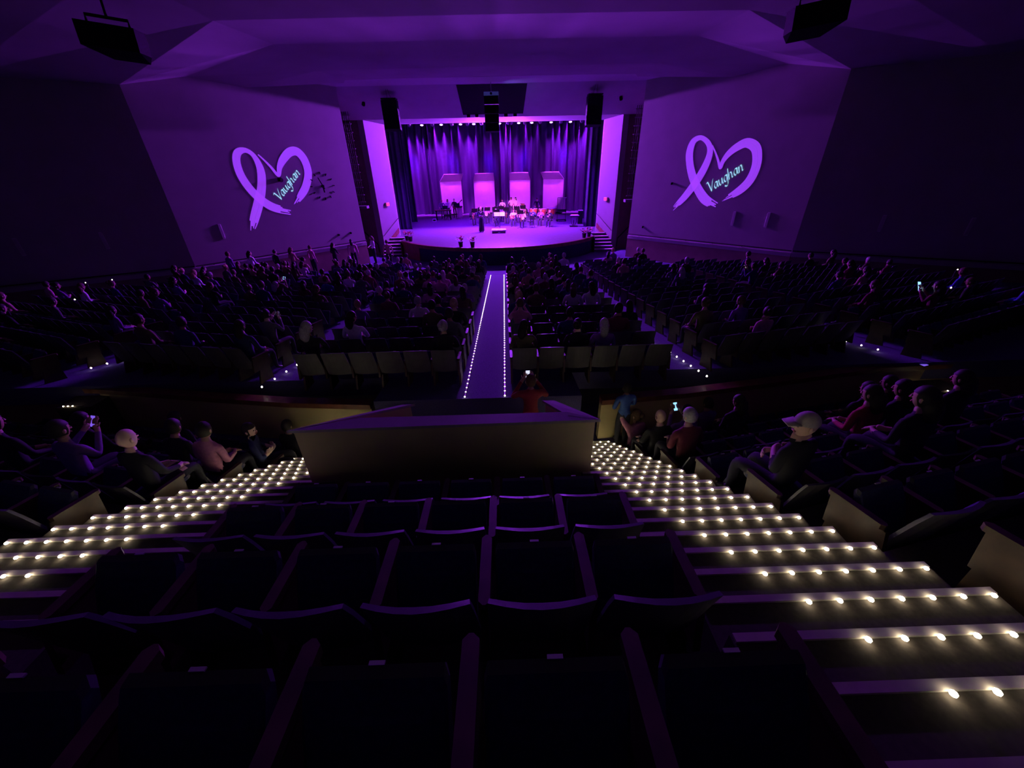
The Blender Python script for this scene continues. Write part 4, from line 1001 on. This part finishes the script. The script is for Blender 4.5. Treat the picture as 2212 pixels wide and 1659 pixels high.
# ================================================================== HOUSE FITTINGS
# black speaker panel in the header, the hanging centre speaker with a projector above it
def hp(x, y, off=0): n = Vector((0, -.425, -.905)); q = Vector((x, y, zh(y))) + n * off; return q
b = MB(); q = [hp(-1.90, 25.75, .03), hp(1.90, 25.75, .03), hp(1.78, 28.05, .03), hp(-1.82, 28.05, .03)]
q2 = [v + Vector((0, .1, .2)) for v in q]
b.add(q + q2, [(0, 1, 2, 3), (4, 7, 6, 5), (0, 4, 5, 1), (1, 5, 6, 2), (2, 6, 7, 3), (3, 7, 4, 0)])
sp = b.build('speaker_recess_panel', M_black); tag(sp, 'black tapering speaker panel in the sloped header above the stage', 'panel')
for x in (-1.5, -1.0, .75, 1.3): v = hp(x, 28.1, .06); MB().box(v, (.2, .14, .16)).build('bracket_tab', M_black, sp)
cs = empty('centre_speaker', (-.04, 25.25, 6.72)); tag(cs, 'tall black centre speaker hanging below the header panel', 'speaker')
for i in range(4): MB().box((0, .02 * i, .2 + .40 * i), (.80 - .02 * (3 - i), .5, .375), (-.05, 0, 0), bev=.03).build('speaker_box', M_black, cs)
MB().tube([(0, .05, 1.6), (0, .05, 2.2)], .02, 6).build('hanging_cable', M_steel, cs)
pr = empty('projector', (-.04, 25.2, 8.40)); tag(pr, 'small blue-grey projector above the centre speaker', 'projector')
MB().box((0, 0, 0), (.78, .45, .15), bev=.04).build('projector_body', mat('projector_grey_glow', (.3, .34, .5), .4, emit=(.08, .12, .5), strength=.12, var=0), pr)  # faint blue light put into the housing's emission
MB().tube([(0, -.24, -.01), (0, -.3, -.01)], .06, 12).build('lens', M_blackm, pr); MB().tube([(0, 0, .08), (0, 0, .42)], .02, 6).build('pole', M_steel, pr)
spot('projector_glow', (.35, 25.0, 8.25), (3.2, 26.6, 8.5), 22, (.22, .25, 1.0), 120, .9, .05)
# line arrays
for s in (-1, 1):
    e = empty('line_array', (s * 5.68, 26.2, 8.36)); tag(e, 'black line array speaker hanging %s of the stage opening' % ('left' if s < 0 else 'right'), 'speaker')
    y = 0; z = 0
    for i in range(6):
        a = -.04 * i; MB().box((0, y, z - .13), (.86, .46, .225), (a, 0, 0), bev=.04).build('speaker_module', M_black, e); z -= .23 * math.cos(a); y += .23 * math.sin(-a) * .5
    MB().box((0, 0, .05), (.8, .5, .06)).build('fly_frame', M_blackm, e)
    for sx in (-.1, .1): MB().tube([(sx, 0, .08), (sx * .4, -.3, .50)], .008, 6).build('cable', M_blackm, e)
# hanging side speakers near the top of the view
for s, c, rz in ((-1, (-7.75, 11.0, 7.52), .3), (1, (7.27, 11.0, 7.66), -.3)):
    e = empty('hanging_speaker', c); e.rotation_euler = (0, s * -.1, rz); e.scale = (.84,) * 3; tag(e, 'black wedge speaker hanging from the ceiling at the top %s' % ('left' if s < 0 else 'right'), 'speaker')
    b = MB(); pl = [(-.62, -.45), (.55, -.45), (.62, .0), (.42, .42), (-.36, .42)]
    if s > 0: pl = [(-x, y) for x, y in pl][::-1]
    b.prism(pl, -.24, .24); b.v = [(x, y, z + (-.10 if y > .2 else 0) * (1 if z < 0 else .6)) for x, y, z in b.v]; b.build('cabinet', M_black, e)
    MB().tube([(-.42, -.25, .22), (-.42, -.25, .40), (.42, -.25, .40), (.42, -.25, .22)], .035, 6).build('yoke', M_black, e)
    MB().tube([(0, -.25, .40), (0, -.25, 1.6)], .03, 6).build('hanging_pole', M_black, e)

# wall frame helper: local x along the wall towards the audience side, z up, -y into the room
def wall_frame(s, seg):
    p, q = ((A, B), (B, C))[seg]; p = Vector((s * p[0], p[1], 0)); q = Vector((s * q[0], q[1], 0)); d = (q - p).normalized()
    n = Vector((-d.y, d.x, 0)); n = n if n.x * s < 0 else -n
    return p, d, n
def wall_xyz(s, seg, u, z, off=.0): p, d, n = wall_frame(s, seg); r = p + d * u + n * off; return Vector((r.x, r.y, z))
def u_of(s, seg, x, y): p, d, n = wall_frame(s, seg); return (Vector((x, y, 0)) - p).dot(d)
SC_ = [(1, 0, 12.37, 21.3, 2.45, 'right wall, nearest the heart'), (1, 0, 13.43, 20.15, 2.48, 'right wall, second from the stage'), (1, 1, 16.99, 17.72, 2.52, 'right wall, third from the stage'), (1, 1, 19.49, 16.4, 2.49, 'right wall, furthest from the stage'),
       (-1, 0, -13.34, 20.24, 2.57, 'left wall, nearest the heart'), (-1, 1, -16.82, 17.82, 2.6, 'left wall, second from the stage'), (-1, 1, -19.12, 16.6, 2.6, 'left wall, furthest from the stage')]
for s, seg, x, y, z, lab in SC_:
    p, d, n = wall_frame(s, seg); r = wall_xyz(s, seg, u_of(s, seg, x, y), z)
    e = empty('wall_sconce', r, math.atan2(n.y, n.x) + PI / 2); tag(e, 'unlit pale box sconce on the ' + lab, 'sconce', 'wall sconces')
    MB().box((0, -.015, 0), (.10, .03, .68)).build('back_plate', M_white, e)
    MB().prism([(-.075, 0), (-.055, -.05), (.055, -.05), (.075, 0)], -.32, .32).build('shade', mat('sconce_shade', (.6, .57, .56), .6, var=.04), e)
for s, x, y, z, lab in ((-1, -9.43, 24.48, 1.72, 'small dark wall camera, further one on the left wall'), (-1, -8.91, 25.04, 1.74, 'small dark wall camera nearest the left slot'), (1, 8.95, 25.0, 1.67, 'small dark wall camera on the right wall'),
                        (1, 9.9, 23.97, 4.04, 'small dark wall fitting left of the right heart'), (-1, -11.08, 22.7, 4.7, 'dark round speaker inside the left heart decal')):
    p, d, n = wall_frame(s, 0); r = wall_xyz(s, 0, u_of(s, 0, x, y), z); big = 'round' in lab
    e = empty('wall_fitting', r, math.atan2(n.y, n.x) + PI / 2); tag(e, lab, 'wall fitting'); k = 1.3 if big else .7
    MB().box((0, -.03, 0), (.14 * k, .06, .14 * k), bev=.02).build('mount', M_blackm, e)
    MB().tube([(0, -.05, 0), (.03 * k, -.12 * k, -.03)], [.06 * k, .075 * k], 10).build('housing', M_black, e)
# small dark fittings on the header
for s in (-1, 1): v = hp(s * 7.3, 26.9, .05); e = MB().tube([v + Vector((0, .05, .08)), v + Vector((0, -.1, -.08))], [.08, .10], 8).build('header_fitting', M_black); tag(e, 'tiny dark fitting on the %s of the header' % ('left' if s < 0 else 'right'), 'fitting')

# wall clock: twelve bars and two hands fixed straight to the wall
p, d, n = wall_frame(-1, 0); r = wall_xyz(-1, 0, u_of(-1, 0, -9.61, 24.28), 4.31)
ck = empty('wall_clock', r, math.atan2(n.y, n.x) + PI / 2); ck.scale = (.77,) * 3; tag(ck, 'large faceless wall clock of dark bars beside the left heart', 'clock')
tk_ = MB().box((0, -.03, .82), (.055, .04, .15)).mesh('hour_mark', M_black)
for i in range(12): o = link('hour_mark', tk_, ck); o.rotation_euler = (0, i * PI / 6, 0)
hh = MB().box((0, -.06, .17), (.09, .02, .50)).build('hour_hand', M_black, ck); hh.rotation_euler = (0, PI * .99, 0)
mh = MB().box((0, -.08, .20), (.06, .02, .80)).build('minute_hand', M_black, ck); mh.rotation_euler = (0, -.42, 0)
MB().tube([(0, 0, 0), (0, -.1, 0)], .09, 12).build('hub', M_black, ck)

# ------------------------------------------------------------------ ribbon hearts: projector light imitated by emissive strokes on the walls
def catmull(pts, n=10):
    out = []
    for i in range(len(pts) - 1):
        p0, p1, p2, p3 = pts[max(i - 1, 0)], pts[i], pts[i + 1], pts[min(i + 2, len(pts) - 1)]
        for k in range(n):
            t = k / n; out.append(tuple(.5 * (2 * p1[c] + (p2[c] - p0[c]) * t + (2 * p0[c] - 5 * p1[c] + 4 * p2[c] - p3[c]) * t * t + (3 * p1[c] - p0[c] - 3 * p2[c] + p3[c]) * t ** 3) for c in range(len(p1))))
    out.append(tuple(pts[-1])); return out
def brush(mp, pts, off, seed, ragged=(.0, .0)):
    """a dry-brush stroke: parallel bristle bands whose ends stop unevenly; pts = (x, y, width) in sketch units"""
    r = random.Random(seed); path = catmull(pts, 12); b = MB(); nb = 7
    N = len(path)
    for k in range(nb):
        s0, s1 = int(r.uniform(0, ragged[0]) * N), N - int(r.uniform(0, ragged[1]) * N)
        lo, hi = k / nb - .5, (k + 1) / nb - .5 - (.012 if r.random() < .5 else 0)
        vs = []
        for i in range(s0, s1):
            a, c = path[max(i - 1, 0)], path[min(i + 1, N - 1)]
            tx, ty = c[0] - a[0], c[1] - a[1]; L = math.hypot(tx, ty) or 1; nx, ny = -ty / L, tx / L; wd = path[i][2]
            for f in (lo, hi): vs.append(mp(path[i][0] + nx * wd * f, path[i][1] + ny * wd * f, off))
        m = len(vs) // 2
        b.add(vs, [(2 * i, 2 * i + 1, 2 * i + 3, 2 * i + 2) for i in range(m - 1)])
    return b
# calligraphic letters, nib strokes in units of the x-height
LET = {'V': (1.02, [[(-.15, 1.62), (.1, 1.72), (.22, 1.5), (.38, .0)], [(.38, .0), (.78, .9), (1.12, 1.55), (1.3, 1.72)]]),
       'a': (.92, [[(.75, .92), (.4, .95), (.1, .5), (.15, .1), (.38, .08), (.62, .5), (.78, .95)], [(.78, .95), (.68, .3), (.72, .06), (.92, .2)]]),
       'u': (.98, [[(0, .75), (.18, .95), (.12, .4), (.18, .08), (.4, .1), (.7, .6), (.8, .95)], [(.8, .95), (.7, .3), (.75, .06), (.96, .2)]]),
       'g': (.92, [[(.78, .92), (.4, .95), (.1, .5), (.15, .1), (.4, .1), (.65, .5), (.8, .95)], [(.8, .95), (.68, .1), (.5, -.55), (.2, -.72), (-.08, -.5)]]),
       'h': (.96, [[(.28, 1.75), (.14, 1.0), (.02, .0)], [(.08, .4), (.35, .85), (.62, .92), (.66, .6), (.58, .15), (.68, .05), (.9, .22)]]),
       'n': (1.0, [[(0, .8), (.14, .92), (.1, .5), (.02, .0)], [(.08, .4), (.35, .85), (.62, .92), (.66, .6), (.58, .15), (.68, .05), (.92, .24)]])}
def lettering(mp, O_, bx, by, off):
    """O_ start of the baseline, bx baseline advance per unit, by up vector per unit, all in sketch units"""
    b = MB(); x = 0
    nib = (.10 * math.cos(.75), .10 * math.sin(.75))
    for ch in 'Vaughan':
        adv, strokes = LET[ch]
        for st in strokes:
            pa = catmull(st, 8); vs = []
            for (u, v) in pa:
                for k in (-1, 1):
                    uu, vv = x + u + k * nib[0], v + k * nib[1]
                    vs.append(mp(O_[0] + bx[0] * uu + by[0] * vv, O_[1] + bx[1] * uu + by[1] * vv, off))
            b.add(vs, [(2 * i, 2 * i + 1, 2 * i + 3, 2 * i + 2) for i in range(len(pa) - 1)])
        x += adv
    return b
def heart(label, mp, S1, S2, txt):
    root = empty('emissive_heart_decal', mp(*S2[2][:2], 0)); tag(root, label, 'projected logo')
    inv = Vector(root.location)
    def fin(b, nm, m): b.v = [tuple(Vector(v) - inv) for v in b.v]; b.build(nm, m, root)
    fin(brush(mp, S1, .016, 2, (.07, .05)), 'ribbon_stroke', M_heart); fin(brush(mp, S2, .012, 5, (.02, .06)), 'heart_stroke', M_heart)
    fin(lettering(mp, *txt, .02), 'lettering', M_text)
HL1 = [(6.123, 2.425, 0.177), (5.874, 2.896, 0.391), (5.412, 3.677, 0.436), (5.065, 4.343, 0.387), (4.868, 5.005, 0.363), (4.88, 5.476, 0.282), (5.029, 5.829, 0.203), (5.308, 5.982, 0.217), (5.629, 5.876, 0.304), (5.801, 5.515, 0.33), (5.807, 4.954, 0.358), (5.612, 4.367, 0.377), (5.276, 3.86, 0.389), (4.767, 3.435, 0.405), (3.88, 3.142, 0.319)]
HL2 = [(4.773, 5.813, 0.052), (4.579, 5.582, 0.076), (4.358, 5.29, 0.109), (4.098, 4.895, 0.159), (3.93, 5.248, 0.246), (3.667, 5.581, 0.338), (3.238, 5.916, 0.382), (2.852, 5.938, 0.401), (2.598, 5.618, 0.397), (2.53, 5.152, 0.391), (2.618, 4.759, 0.386), (2.886, 4.287, 0.378), (3.208, 3.938, 0.342), (3.694, 3.478, 0.149)]
HR1 = [(2.632, 2.688, 0.161), (2.927, 3.053, 0.295), (3.256, 3.456, 0.37), (3.7, 4.16, 0.403), (3.995, 4.826, 0.366), (4.106, 5.413, 0.299), (3.95, 5.838, 0.24), (3.524, 6.119, 0.208), (3.151, 5.982, 0.307), (3.048, 5.504, 0.374), (3.177, 4.951, 0.378), (3.47, 4.33, 0.405), (3.927, 3.705, 0.442), (4.409, 3.255, 0.463), (5.063, 2.979, 0.31)]
HR2 = [(4.143, 5.777, 0.057), (4.407, 5.403, 0.074), (4.6, 5.082, 0.102), (4.782, 4.76, 0.137), (4.841, 5.05, 0.203), (5.048, 5.38, 0.287), (5.373, 5.645, 0.355), (5.769, 5.79, 0.389), (6.191, 5.585, 0.414), (6.388, 5.137, 0.406), (6.416, 4.635, 0.402), (6.255, 4.12, 0.402), (5.865, 3.687, 0.359), (5.207, 3.27, 0.129)]
heart('violet ribbon-heart logo with cyan lettering, glowing decal in place of projection on the left wall', lambda u, z, o: wall_xyz(-1, 0, u, z, o), HL1, HL2, ((4.349, 3.724), (-0.2112, 0.1856), (0.1370, 0.1950)))
heart('violet ribbon-heart logo with cyan lettering, glowing decal in place of projection on the right wall', lambda u, z, o: wall_xyz(1, 0, u, z, o), HR1, HR2, ((4.520, 3.640), (0.2145, 0.1561), (-0.1500, 0.2500)))
